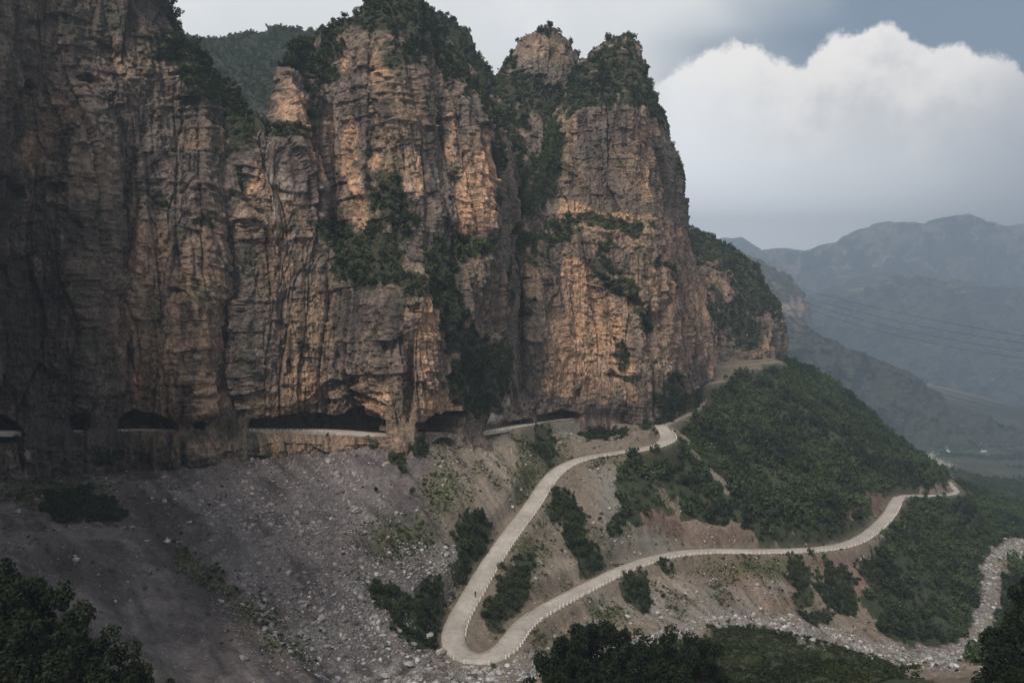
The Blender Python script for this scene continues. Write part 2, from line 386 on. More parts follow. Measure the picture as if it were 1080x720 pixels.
# faint clearings and field terraces in the distant valley
fld = (YY > 850) & (YY < 2300) & (px > 985) & (py < 530)
ft = h2(np.floor((XX * .8 + YY * .35 + g1 * 20) / 110), np.floor((YY - XX * .3 + g1 * 30) / 80))
c = np.where((fld & (ft > .35))[..., None], (C3((.035, .038, .022)) + ft[..., None] * C3((.04, .034, .025)))[...], c)
c = np.where(((YY >= 2300))[..., None], C3((.035, .045, .025)), c)
c = np.where((fld & (ft <= .35))[..., None], C3((.035, .045, .025)), c)
c = mix(c, C3((.42, .4, .36)), ((ell(G['wx'], G['wy'], [(982,484,7,8),(990,492,7,8),(1000,498,7,7),(1001,503,4,6)]) > .35) & (YY > 560)) * .8)
c = mix(c, C3((.5, .48, .45)), ((segd(px, py, [(996,468),(999,472),(1001,477)]) < 1.6) & (YY > 600)) * 1.)
pth = sst(3.2, 1.6, G['path']) * (YY < 420) * .8
c = mix(c, tan * .8, pth)
# road side cutting: bare earth
c = mix(c, dirt * .8, sst(6, 3.5, D - .0) * (D < np.where(YY > 400, 4.5, 8)) * sst(-.6, .5, g2 + .2) * .55)
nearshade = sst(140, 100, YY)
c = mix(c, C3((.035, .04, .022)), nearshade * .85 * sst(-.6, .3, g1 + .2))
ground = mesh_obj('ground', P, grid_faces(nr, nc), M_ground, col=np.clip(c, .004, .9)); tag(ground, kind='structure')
ground_c = c
print('ground', len(P.reshape(-1, 3)), time.time() - T0)
def gz(X, Y):
    """height of the finished ground sheet"""
    X = np.asarray(X, float); Y = np.asarray(Y, float)
    i = np.clip(np.searchsorted(yy, Y) - 1, 0, nr - 2); a = (Y - yy[i]) / (yy[i+1] - yy[i])
    t = X / Y; j = np.clip(np.searchsorted(tt, t) - 1, 0, nc - 2); b = (t - tt[j]) / (tt[j+1] - tt[j])
    return ZZ[i, j]*(1-a)*(1-b) + ZZ[i+1, j]*a*(1-b) + ZZ[i, j+1]*(1-a)*b + ZZ[i+1, j+1]*a*b

# ------------------------------------------------------------------ road ribbons
def ribbon(name, P, w, mat, th=.25, lift=0.):
    t = np.gradient(P, axis=0); t[:, 2] = 0; t /= np.linalg.norm(t, axis=1)[:, None]
    nrm = np.stack([-t[:, 1], t[:, 0], 0 * t[:, 0]], 1)
    w = np.broadcast_to(w, (len(P),))[:, None] * (1 + .02 * np.sin(np.arange(len(P)) * .7))[:, None]
    s = np.array([-1, -1, -.5, 0, .5, 1, 1]); z = np.array([-th - 1.2, 0, .03, .05, .03, 0, -th - 1.2]) + lift
    V = P[:, None, :] + nrm[:, None, :] * s[None, :, None] * w[:, None, :] / 2
    V[..., 2] += z[None]
    return mesh_obj(name, V, grid_faces(len(P), 7), mat), nrm
w1 = np.full(len(RP1), 3.3)
r1, nr1 = ribbon('road', RP1, w1, M_road, lift=.2); tag(r1, kind='structure')
pxr, pyr = PX(RP2)
w2 = 5.1 + .3 * np.exp(-((RP2[:, 1] - 176) / 9.)**2) * (pyr > 640)
w2 = w2 + 1.2 * np.exp(-((pyr - 462) / 6)**2 - ((pxr - 703) / 12)**2)
w2 = np.where(pxr > 949, 2.9, w2)
r2, nr2 = ribbon('road', RP2, w2, M_road); tag(r2, kind='structure')
for q in TP:
    a, _ = ribbon('dirt_track', q, 2.8, M_track, lift=-.05); tag(a, kind='structure')

# ------------------------------------------------------------------ cliffs
def net(cols, nu, nv):
    """cols: polylines bottom to top of (px,py,Y) -> grids"""
    C = []
    for c_ in cols:
        c_ = np.array(c_, float)
        d = np.r_[0, np.cumsum(np.hypot(np.diff(c_[:, 1]), np.diff(c_[:, 0]) * .3) + 1e-3)]; d /= d[-1]
        t = np.linspace(0, 1, nv)
        C.append(np.stack([np.interp(t, d, c_[:, k]) for k in range(3)], 1))
    C = np.array(C)
    Wd = W(C[..., 0], C[..., 1], C[..., 2])
    mid_ = Wd[:, nv // 2]
    d = np.r_[0, np.cumsum(np.hypot(np.diff(C[:, nv // 3, 0]) * Wd[:-1, 0, 1] / 900, np.diff(mid_[:, 1]) * .35) + 1e-3)]
    t = np.linspace(0, d[-1], nu)
    out = np.empty((nu, nv, 3))
    for k in range(3):
        for j in range(nv): out[:, j, k] = np.interp(t, d, C[:, j, k])
    return out
BED = []; z_ = -400.
while z_ < 400:
    BED.append(z_); z_ += rng.choice([1.2, 2., 3.2, 5., 7.5], p=[.3, .3, .2, .12, .08]) * rng.uniform(.8, 1.2)
BED = np.array(BED); BEDV = rng.uniform(-1, 1, len(BED) + 1); BEDC = rng.uniform(-1, 1, len(BED) + 1)
def rock_disp(P, sc=1.):
    X, Y, Z = P[..., 0], P[..., 1], P[..., 2]
    wz = Z + fbm(X / 40, Y / 40, Z / 40, 2) * 4 + perlin(X / 8, Y / 8, Z / 8) * .8
    bi = np.searchsorted(BED, wz)
    bed = BEDV[bi]; bedc = BEDC[bi]
    bi_lo = np.clip(bi - 1, 0, len(BED) - 1)
    jog = fbm(X / 20, Y / 20, Z / 26 + 50, 3)
    s = X + Y * .6
    a = s + perlin(X / 6, Y / 6, Z / 18) * 2.2
    b1 = h2(np.floor(a / 4.2 + h2(bi // 2, bi * 0, 3) * 5), bi // 2, 1)
    b2 = h2(np.floor(a / 1.7 + h2(bi, bi * 0, 7) * 5), np.floor(wz / 3.1 + b1 * 2), 2)
    b3 = h2(np.floor(a / .85 + h2(bi, bi * 0, 9) * 5), np.floor(wz / 1.2 + b1 * 3), 5)
    big = ridged(X / 34, Y / 34, Z / 130, 3) * 4.5
    med = ridged(X / 10 + 4, Y / 10, Z / 55, 3) * 1.1
    lump = fbm(X / 10, Y / 10, Z / 9 + 9, 4) * 1.0
    fis = np.clip(np.abs(perlin(X / 4 + 90, Y / 4, Z / 220)) * 8, 0, 1)
    # large fractured panels: each one a plane with its own tilt, parted by upright cracks
    pa = s + perlin(X / 30, Y / 30, Z / 45) * 9; pz = Z + perlin(X / 22, Y / 22, Z / 60 + 9) * 10
    ci = np.floor(pa / 8.5 + .0); ri = np.floor(pz / 26 + h2(ci, ci * 0, 21) * 3)
    fx = pa / 8.5 - ci; fz = pz / 26 + h2(ci, ci * 0, 21) * 3 - ri
    panel = (h2(ci, ri, 22) - .5) * 3.6 + (fx - .5) * (h2(ci, ri, 23) - .5) * 4.5 + (fz - .5) * (h2(ci, ri, 24) - .35) * 3.
    seam = np.clip(1 - np.minimum(fx, 1 - fx) * 8.5 / .7, 0, 1)
    ov = sst(.1, .5, h2(ci, ri, 25))
    d = big + med + lump * .8 + panel - seam * 1.1 * ov + bed * .42 * sst(-.5, .5, jog) + (b1 - .5) * 1.7 * sst(-.6, .4, -jog + .3) + (b2 - .5) * .75 + (b3 - .5) * .4 - (1 - fis) * .7
    fis = np.minimum(fis, 1 - seam * ov * .8)
    d += fbm(X / 1.4, Y / 1.4, Z / 1.4, 3) * .5
    return d * sc, dict(bedc=bedc, fis=fis, b1=b1, b2=b2, b3=b3, big=big, med=med, jog=jog, bed=bed)
GREY = C3((.168, .132, .110)); TAN = C3((.275, .192, .137)); ORG = C3((.50, .31, .20)); DRK = C3((.042, .036, .034)); PAL = C3((.34, .30, .265)); RED = C3((.23, .13, .10)); VEG = C3((.028, .036, .018))
CL = {}
def cliff(name, cols, nu, nv, orange=(), tanl=(), dark=(), veg=(), caves=(), relief=None, pale=(), roadline=None, top_veg=0., sc=1., basec=GREY, back=(35, 90), bdir=(0, 1), fq=1., topz=True, mat=None, reddish=()):
    N = net(cols, nu, nv)
    px, py, Y = N[..., 0], N[..., 1], N[..., 2]
    if relief is not None:
        rl_ = relief(px, py)
        if roadline is not None: rl_ = rl_ * (1 - np.exp(-((py - np.interp(px, *np.array(roadline).T)) / 16.)**2))
        Y = Y + rl_
    P = W(px, py, Y)
    du = np.gradient(P, axis=0); dv = np.gradient(P, axis=1)
    # smooth the plan normal
    nn = np.cross(du, dv); nn[..., 2] *= .3
    nn /= np.linalg.norm(nn, axis=-1)[..., None] + 1e-9
    ker = 9
    for _ in range(2):
        pad = np.pad(nn, ((ker, ker), (0, 0), (0, 0)), mode='edge'); cs = np.cumsum(pad, 0); nn = (cs[2*ker:] - cs[:-2*ker]) / (2 * ker)
    nn /= np.linalg.norm(nn, axis=-1)[..., None] + 1e-9
    d, q = rock_disp(P / fq, sc); d = d * fq
    X, Yw, Z = P[..., 0] / fq, P[..., 1] / fq, P[..., 2] / fq
    n1 = fbm(X / 11, Yw / 11, Z / 16, 4); n2 = fbm(X / 2.2, Yw / 2.2, Z / 5, 3); n3 = fbm(X / 30, Yw / 30, Z / 30 + 4, 3)
    st = fbm(X / 1.8, Yw / 1.8, Z / 26, 4); st2 = fbm(X / 5.5 + 9, Yw / 5.5, Z / 60, 3)
    wx = px + n1 * 8 + n2 * 3; wy = py + fbm(X / 9, Yw / 9, Z / 9 + 77, 4) * 14
    n5 = fbm(X / 6 + 60, Yw / 6, Z / 9, 4)
    vm = ell(wx, wy, veg) if len(veg) else np.zeros(px.shape)
    vm = vm * np.clip(.95 + n5 * 1.1, 0, 1.2)
    if roadline is not None:
        rp = np.interp(px, *np.array(roadline).T)
        near = np.exp(-((py - rp) / 13.)**2)
        d = d * (1 - near * .9)
    d = d + vm * -.8
    cav = np.zeros(px.shape)
    for poly, dep, rg in caves:
        jx = (q['b1'] - .5) * 5 * rg + n2 * 1.5 * rg; jy = (q['b2'] - .5) * 4 * rg + n2 * 1.5 * rg + (q['bed']) * 1.5 * rg
        if roadline is not None:
            jy = jy * np.clip((rp - py) / 10., 0, 1)
        m = inpoly(px + jx, py + jy, poly)
        if roadline is not None and dep > 5 and (max(p[1] for p in poly) < 462): m = m & (py < rp + .9)
        cav = np.maximum(cav, m * dep)
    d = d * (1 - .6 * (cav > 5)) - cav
    P = P + nn * d[..., None]
    # albedo
    c = basec + (TAN - basec) * sst(-.2, .8, n3 + n1 * .5)[..., None] * .6
    tm = ell(wx, wy, tanl) if len(tanl) else 0 * px
    c = mix(c, TAN, sst(.15, .7, tm + n2 * .12) * .9)
    om = ell(wx, wy, orange) if len(orange) else 0 * px
    om = sst(.14, .52, om + n2 * .10 + (q['b1'] - .5) * .16 - .1 + st2 * .22) * sst(-.75, -.15, st)
    oc = ORG * (1 + n2[..., None] * .25); oc = oc + (TAN - oc) * sst(0, .7, n1 + .25)[..., None] * .6
    c = mix(c, oc, om)
    if len(reddish): c = mix(c, RED, ell(wx, wy, reddish) * .8)
    c = c * (1 + .12 * q['bedc'] + .32 * (q['b2'] - .5) + .3 * (q['b3'] - .5) + .45 * fbm(X / .9, Yw / .9, Z / 1.8, 3))[..., None]
    c = mix(c, PAL, sst(.35, .9, fbm(X / 3, Yw / 3, Z / 14 + 31, 3) + .1) * .45)
    if len(pale): c = mix(c, PAL * 1.25, sst(.3, .6, ell(px + n2 * 5, py + n1 * 6, pale)))
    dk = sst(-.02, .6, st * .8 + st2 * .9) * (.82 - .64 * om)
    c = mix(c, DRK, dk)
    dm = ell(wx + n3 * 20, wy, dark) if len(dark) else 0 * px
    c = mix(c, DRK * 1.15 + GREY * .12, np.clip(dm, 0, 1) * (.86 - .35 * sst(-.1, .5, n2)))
    c = mix(c, DRK, (1 - q['fis']) * .3)
    # scattered green in cracks and on ledges
    ledge = sst(.15, .55, fbm(X / 7, Yw / 7, Z / 7 + 21, 4) + n3 * .35) * .45
    c = mix(c, VEG * 1.7, np.clip(ledge, 0, 1))
    ym = sst(.32, .55, vm + n2 * .22)
    c = mix(c, VEG, ym * .85)
    c = mix(c, DRK * .8, (cav > 5) * .5)  # deep cave interiors painted darker to strengthen their shade
    if top_veg:
        fr = np.linspace(0, 1, nv)[None] + n1 * .02
        tv = sst(1 - top_veg, 1 - top_veg * .55, fr); ym = np.maximum(ym, tv); c = mix(c, VEG, tv * .93)
    # close the mass behind: plateau and back wall
    top = P[:, -1:].copy(); t1 = top.copy(); t1[..., :2] += np.array(bdir) * back[0] * .5; t2 = top.copy(); t2[..., :2] += np.array(bdir) * back[0]; t2[..., 2] -= 3
    t3 = top.copy(); t3[..., :2] += np.array(bdir) * back[1]; t3[..., 2] = np.minimum(t3[..., 2], -120)
    Pc = np.concatenate([P, t1, t2, t3], 1); cc = np.concatenate([c, np.broadcast_to(VEG, t1.shape), np.broadcast_to(VEG, t1.shape), np.broadcast_to(GREY, t1.shape)], 1)
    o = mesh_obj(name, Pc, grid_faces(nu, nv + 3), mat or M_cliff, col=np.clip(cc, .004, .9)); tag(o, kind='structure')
    nrmv = nn
    CL[o.name] = dict(P=P, veg=ym, px=px, py=py, nn=nn, cav=cav, c=c, o=o, ledge=ledge)
    return o

RL = [(p[0], p[1]) for p in ROAD]
def offY(px_): return np.interp(px_, [p[0] for p in ROAD], [p[2] for p in ROAD]) - 3.0
# --- left wall
cA = [[(-560, 560, 60), (-560, -480, 75)],  # first three columns are out of view, added to cast shade on the scree
      [(-330, 560, 120), (-330, -270, 135)],
      [(-150, 550, 168), (-150, -170, 185)],
      [(-60, 540, offY(-60)), (-60, 452, offY(-60)), (-60, -150, 218)],
      [(0, 535, offY(0)-1), (0, 455, offY(0)), (0, 240, 224), (0, -110, 236)],
      [(60, 535, offY(60)-1), (60, 455, offY(60)), (60, 200, 232), (60, -80, 246)],
      [(110, 530, offY(110)-1), (110, 454, offY(110)), (110, 200, 242), (110, -50, 256)],
      [(150, 520, offY(150)-1.5), (150, 453, offY(150)), (150, 200, 247), (145, -30, 262)],
      [(190, 515, offY(190)-2), (190, 453, offY(190)), (190, 260, 250), (180, 90, 262), (163, -4, 275)],
      [(225, 515, offY(225)-1), (225, 452, offY(225)), (222, 260, 253), (204, 100, 266), (177, 22, 280)],
      [(240, 515, offY(240)), (240, 452, offY(240)+1), (238, 300, 257), (226, 150, 270), (212, 92, 280), (192, 46, 292)],
      [(252, 515, 249), (252, 452, 250), (252, 260, 262), (243, 144, 276), (230, 100, 288), (209, 70, 300)],
      [(258, 515, 300), (258, 400, 310), (256, 250, 320), (250, 150, 330), (234, 108, 340), (216, 84, 350)]]
cavA = [([(125,454),(126,443),(135,436),(142,431),(150,434),(160,435),(172,437),(180,440),(187,446),(187,457),(125,457)], 16, .5),
        ([(205,454),(205,443),(211,440),(214,446),(213,454)], 9, .4),
        ([(-20,466),(-20,440),(0,437),(14,443),(22,452),(24,462),(10,468)], 9, 1.),
        ([(74,452),(72,441),(80,436),(92,437),(97,447),(93,455),(84,458)], 7, 1.),
        ([(88,93),(82,86),(92,82),(97,90)], 3.5, 1.), ([(22,97),(20,86),(30,84),(36,92),(32,100)], 4, 1.), ([(108,112),(110,100),(120,100),(121,114)], 4, 1.),
        ([(60,212),(58,200),(68,196),(74,206),(70,212)], 3, 1.), ([(0,215),(0,195),(12,200),(18,212)], 4, 1.), ([(150,500),(140,478),(150,476),(160,490),(160,502)], 3, 1.), ([(205,498),(210,486),(222,488),(222,500)], 3, 1.)]
def reliefA(px, py):
    r = 0 * px
    r -= 6 * np.exp(-((px - 150) / 26)**2) * sst(140, 60, py) * 0
    r += 5 * np.exp(-((px - 128) / 14)**2) * sst(120, 200, py) * sst(440, 300, py)
    r -= 5 * np.exp(-((px - 95) / 25)**2) * sst(60, 160, py) * sst(480, 400, py)
    r -= 4 * np.exp(-((px - 205) / 22)**2) * sst(200, 330, py) * sst(520, 440, py)
    r += 6 * sst(250, 180, py) * np.exp(-((px - 40) / 30)**2)
    return r
cliff('cliff', cA, 620, 800, dark=[(20,350,90,170),(60,470,90,70),(-10,200,40,90),(60,250,50,40),(100,20,60,40),(215,90,25,70,-20,.8),(150,20,40,40,0,.9),(40,60,50,30,0,.6),(190,120,60,60,0,.4),(120,440,26,30,0,.6)],
      tanl=[(180,380,60,90),(150,310,40,90),(140,60,26,30),(30,165,26,30),(60,120,20,18),(200,150,30,14),(215,300,24,90),(200,430,40,12)], orange=[(145,405,14,26,0,.55),(25,165,14,22,0,.6)],
      veg=[(215,85,10,50,-20,1.7),(178,12,14,20,0,1.7),(200,40,12,26,-25,1.7),(240,120,6,30,-10),(170,60,20,22),(195,90,20,40,-20,.8),(240,160,6,40,0,.8),(30,30,18,10,0,.7),(165,215,12,8,0,.7),(210,240,14,10,0,.6),(110,490,20,8,0,.6),(225,500,40,4)],
      caves=cavA, relief=reliefA, pale=[(38,272,7,20,-25,.9),(28,258,6,12,-30,.8),(70,250,9,3),(60,330,20,6,10,.6),(8,474,5,5),(22,498,8,7),(8,490,4,4),(30,478,5,4),(105,505,10,4,0,.8)], roadline=RL, sc=1.1, basec=GREY * .95, back=(50, 120), bdir=(-.85, .5))
# --- central wall
cB = [[(205, 520, 300), (205, 130, 330)],
      [(228, 510, 247), (228, 452, 248), (228, 260, 264), (222, 132, 290)],
      [(262, 510, 249), (262, 452, 250), (262, 250, 260), (262, 140, 272), (262, 133, 300)],
      [(290, 505, 254), (290, 453, 255), (290, 300, 262), (289, 150, 275), (289, 133, 290)],
      [(294, 505, 254), (294, 453, 255), (294, 300, 263), (293, 150, 275), (293, 76, 294)],
      [(305, 505, 255), (305, 453, 256), (305, 250, 268), (296, 110, 280), (296, 62, 294)],
      [(316, 505, 256), (316, 453, 257), (316, 250, 268), (314, 110, 281), (312, 42, 296)],
      [(330, 505, 257), (330, 453, 258.5), (330, 250, 270), (332, 100, 284), (332, 36, 302)],
      [(360, 505, 257), (360, 454, 259), (360, 250, 270), (362, 90, 284), (362, 22, 300)],
      [(385, 500, 256), (385, 457, 259), (385, 250, 266), (385, 60, 280), (385, 4, 294)],
      [(412, 500, 250), (412, 458, 253), (415, 250, 264), (412, 60, 278), (400, -5, 292)],
      [(437, 500, 251), (437, 457, 254), (440, 250, 266), (440, 80, 280), (440, -4, 294)],
      [(462, 495, 266), (462, 456, 269), (465, 250, 276), (468, 100, 286), (452, 8, 300)],
      [(488, 495, 274), (488, 456, 276), (490, 250, 284), (490, 110, 292), (458, 26, 304)],
      [(505, 490, 284), (505, 455, 286), (510, 250, 296), (512, 150, 304), (480, 60, 316)],
      [(530, 480, 310), (530, 440, 312), (532, 300, 320), (528, 200, 330), (514, 118, 345)],
      [(545, 470, 350), (545, 420, 352), (545, 300, 360), (540, 220, 370), (520, 130, 390)]]
cavB = [([(262,454),(262,441),(285,438),(305,430),(322,418),(336,408),(352,401),(372,399),(384,400),(370,408),(404,424),(409,440),(409,460)], 2.6, 1.1),
        ([(262,454),(262,443),(290,439),(312,431),(332,422),(352,419),(376,416),(366,421),(380,425),(395,436),(408,448),(409,460)], 5., 1.),
        ([(262,456),(262,443.5),(284,441),(304,438),(322,435),(340,436),(352,438),(360,436),(366,430),(378,429),(384,438),(394,443),(403,451),(409,462)], 17, .6),
        ([(368,434),(368,428),(376,426),(382,430),(378,436)], 5, .6),
        ([(440,460),(440,446),(452,443),(466,437),(478,433),(486,433),(486,460)], 15, .6),
        ([(458,474),(460,466),(466,461),(474,462),(478,468),(477,474)], 8, .7),
        ([(430,330),(427,322),(440,322),(441,328)], 2, 1.),
        ([(262,500),(262,478),(275,480),(280,488),(276,496)], 3, 1.)]
def reliefB(px, py):
    r = 0 * px
    g = sst(335, 352, px) * sst(520, 470, px)
    r += 12 * g * sst(320, 240, py + (px - 400) * -.25)
    r += 4 * np.exp(-((px - 330) / 11)**2) * sst(300, 240, py)            # dark cleft
    r += 8 * np.exp(-((px - 432) / 5)**2) * sst(350, 400, py) * .6
    r += 7 * np.exp(-((px - 462) / 14)**2) * sst(300, 330, py) * -.9
    r += 10 * np.exp(-((px - 500) / 13)**2) * sst(290, 350, py) * sst(460, 420, py)
    r -= 4 * np.exp(-((px - 305) / 14)**2) * sst(240, 160, py)
    r += 6 * np.exp(-((px - 394) / 8)**2) * sst(240, 100, py)
    r += 5 * np.exp(-((px - 460) / 10)**2) * sst(240, 120, py)
    return r
cliff('cliff', cB, 620, 900,
      orange=[(309,100,11,30,0,.7),(316,125,15,32,-14),(330,160,10,30,-10),(268,195,8,28,0,.75),(372,170,7,44,-6),(382,225,8,22,-10),(406,70,6,34,0,.75),(398,172,9,15),(414,178,6,14),(432,182,10,22),(440,200,5,14),(497,205,17,40),(485,232,14,14),(508,185,8,30),(455,120,6,24,0,.55),(363,60,9,28,0,.5),(450,350,16,60,0,.8),(466,430,20,24,0,.8),(452,425,12,22,0,.7),(400,425,22,20,0,.65),(320,410,40,26,0,.5),(350,130,7,50,0,.45),(475,150,6,40,0,.5)],
      tanl=[(320,370,32,70),(305,430,50,40),(345,340,20,40),(448,350,22,90),(465,420,30,40),(390,420,34,30),(290,250,30,60),(420,110,40,80,0,.7),(500,190,26,60),(300,470,40,20),(350,470,60,14),(420,440,14,50)],
      dark=[(330,140,9,50,-8,.6),(350,200,12,40,0,.8),(365,330,20,30,0,.8),(425,100,8,60,0,.5),(395,120,8,50,0,.5),(330,230,14,30,0,.7),(485,320,8,50,0,.7),(440,60,40,40,0,.6),(432,400,5,50,0,.8),(300,230,10,20,0,.5),(345,300,10,50,0,.5),(250,300,10,200,0,.5)],
      veg=[(388,270,34,34,0,1.7),(350,245,28,16),(408,205,24,24),(425,235,22,20),(430,305,16,16),(402,298,30,14),(460,285,22,44),(490,258,26,14),(475,330,10,36),(488,380,16,50,0,1.7),(505,400,22,34,0,1.7),(520,385,18,40),(510,430,18,14),(430,55,40,20,0,.8),(400,15,70,22,0,1.7),(330,48,36,15,0,1.7),(328,85,7,26,0,.6),(312,54,20,9,0,1.6),(299,66,9,9,0,1.7),(335,110,10,40,0,.7),(470,60,12,50,-30),(498,105,10,40,-25),(517,150,7,50,0,.7),(520,220,7,50,0,.5),(440,465,8,14),(418,485,10,10),(280,140,36,8),(250,150,20,30,0,.7),(390,160,6,14,0,.5),(530,300,8,50,0,.5),(330,70,40,12,20)],
      caves=cavB, relief=reliefB, pale=[(290,215,4,60,0,.55),(281,160,12,14,0,.45),(310,255,5,30,0,.6),(372,388,5,10,0,.9),(530,420,7,20,20,.9),(515,440,12,8,0,.7),(540,405,3,16,10,.8),(300,200,26,30,0,.42)], roadline=RL, sc=1.)
# --- rear peak beside the central wall
cB2 = [[(425, 200, 395), (430, 40, 410), (440, 20, 420)], [(458, 220, 390), (460, 60, 400), (461, 16, 410)], [(478, 240, 388), (478, 80, 398), (477, 23, 408)], [(492, 250, 388), (490, 90, 398), (490, 34, 408)],
       [(500, 250, 390), (499, 110, 398), (497, 56, 408)], [(512, 250, 392), (511, 120, 402), (509, 70, 412)], [(519, 250, 396), (518, 140, 406), (514, 84, 416)], [(528, 250, 420), (526, 160, 430), (519, 98, 440)], [(530, 250, 470), (528, 180, 480), (520, 110, 480)]]
cliff('cliff', cB2, 200, 240, dark=[(480,80,40,60)], veg=[(500,90,30,60,-30),(470,30,26,12),(515,130,14,50)], sc=.9, top_veg=.1)
# --- wooded hill behind the gully
cH = [[(150, 260, 560), (150, 30, 640)], [(215, 260, 540), (215, 180, 560), (212, 42, 640)], [(240, 260, 535), (240, 170, 555), (240, 40, 640)], [(265, 260, 530), (265, 160, 550), (262, 39, 640)], [(285, 260, 528), (285, 160, 550), (285, 33, 640)], [(310, 260, 528), (310, 160, 550), (305, 32, 640)], [(340, 260, 530), (340, 160, 550), (340, 30, 645)], [(400, 260, 540), (400, 40, 650)]]
cliff('hill', cH, 260, 260, veg=[(250,70,90,70),(300,150,60,26,0,.6)], dark=[(280,120,40,30)], tanl=[(285,100,12,12)], sc=1.2, top_veg=.45, back=(120, 260))
# --- right tower, behind: the pointed rear summit and its wooded apron
cC2 = [[(500, 270, 380), (500, 130, 398), (500, 110, 410)], [(512, 270, 372), (512, 140, 395), (512, 92, 415)], [(524, 260, 366), (524, 150, 392), (526, 75, 420)], [(536, 260, 364), (534, 140, 395), (534, 62, 420)], [(548, 250, 362), (548, 135, 395), (548, 80, 412), (550, 44, 422)], [(560, 240, 362), (560, 130, 396), (560, 75, 412), (562, 34, 422)],
       [(572, 235, 364), (572, 125, 398), (572, 70, 414), (574, 29, 423)], [(585, 235, 368), (585, 120, 400), (585, 75, 415), (586, 31, 424)], [(596, 235, 374), (596, 115, 402), (595, 70, 416), (594, 38, 425)], [(606, 235, 385), (606, 110, 405), (602, 75, 420), (600, 52, 428)], [(614, 235, 410), (614, 110, 425), (607, 85, 440), (602, 66, 445)], [(618, 235, 470), (616, 110, 475), (608, 90, 480), (604, 72, 480)]]
cliff('cliff', cC2, 330, 420, veg=[(530,140,30,50,0,1.2),(560,200,26,40,0,.9),(548,100,26,22,0,1.7),(590,108,30,20,0,1.7),(526,88,12,20,20),(535,60,8,20),(575,32,24,5),(520,200,12,60,0,.6)], tanl=[(575,50,24,20),(572,100,22,7,-25)], pale=[(560,106,22,5,-28,.4)], dark=[(590,50,10,20,0,.7)], sc=.8)
# --- right tower
cC = [[(520, 480, 350), (520, 250, 380), (540, 190, 392)],
      [(532, 470, 312), (532, 440, 310), (535, 330, 326), (545, 235, 345), (556, 190, 372)],
      [(550, 465, 310), (550, 449, 311), (550, 330, 326), (556, 230, 345), (566, 170, 372)],
      [(572, 462, 322), (572, 444, 323), (572, 330, 334), (575, 245, 348), (577, 225, 356), (583, 140, 366), (592, 110, 388)],
      [(600, 460, 334), (600, 440, 336), (600, 330, 342), (600, 250, 350), (600, 228, 360), (603, 120, 368), (612, 68, 402)],
      [(625, 460, 340), (625, 441, 342), (625, 330, 345), (625, 250, 352), (625, 228, 362), (625, 115, 370), (626, 60, 402)],
      [(650, 462, 344), (650, 445, 346), (650, 330, 348), (650, 250, 354), (650, 232, 362), (646, 110, 372), (640, 51, 402)],
      [(672, 466, 347), (672, 448, 349), (672, 330, 350), (670, 250, 356), (668, 236, 362), (662, 108, 372), (650, 43, 398)],
      [(692, 470, 352), (692, 450, 353), (690, 330, 355), (685, 250, 362), (683, 236, 366), (674, 110, 378), (664, 40, 396)],
      [(712, 470, 368), (712, 440, 370), (708, 330, 372), (698, 250, 378), (694, 200, 382), (682, 120, 388), (672, 66, 398)],
      [(728, 460, 395), (728, 420, 400), (721, 330, 402), (705, 250, 406), (699, 180, 410), (686, 125, 414), (674, 82, 420)],
      [(739, 440, 425), (739, 405, 430), (732, 330, 432), (712, 245, 434), (711, 180, 436), (697, 137, 440), (681, 98, 446)],
      [(747, 430, 450), (747, 394, 455), (738, 330, 458), (715, 245, 460), (715, 185, 462), (701, 147, 466), (684, 102, 470)],
      [(748, 430, 560), (748, 392, 560), (739, 330, 560), (715, 245, 560), (715, 190, 560), (701, 152, 560), (684, 107, 560)]]
cavC = [([(508,460),(508,450),(522,443),(536,445),(548,442),(560,441),(562,450)], 8, .6),
        ([(566,450),(566,439),(580,435),(592,431),(604,433),(614,437),(616,444)], 9, .5)]
def reliefC(px, py):
    r = 0 * px
    r += 5 * np.exp(-((px - 548) / 7)**2) * sst(250, 300, py)
    r += 6 * ell(px, py, [(615,350,38,60,-12),(605,390,34,40)])            # scooped alcove
    dg = (px - 640) * .62 - (py - 290)
    r -= 4 * np.exp(-(dg / 10.)**2) * sst(620, 640, px) * sst(700, 680, px)
    r += 4 * np.exp(-((px - 684) / 6)**2) * sst(300, 340, py) * sst(460, 430, py)
    r += 5 * np.exp(-((px - 590) / 8)**2) * sst(240, 200, py) * 1.
    r -= 4 * np.exp(-((px - 705) / 6)**2) * sst(260, 300, py)
    r += 3 * np.exp(-((px - 640) / 6)**2) * sst(230, 180, py)
    return r
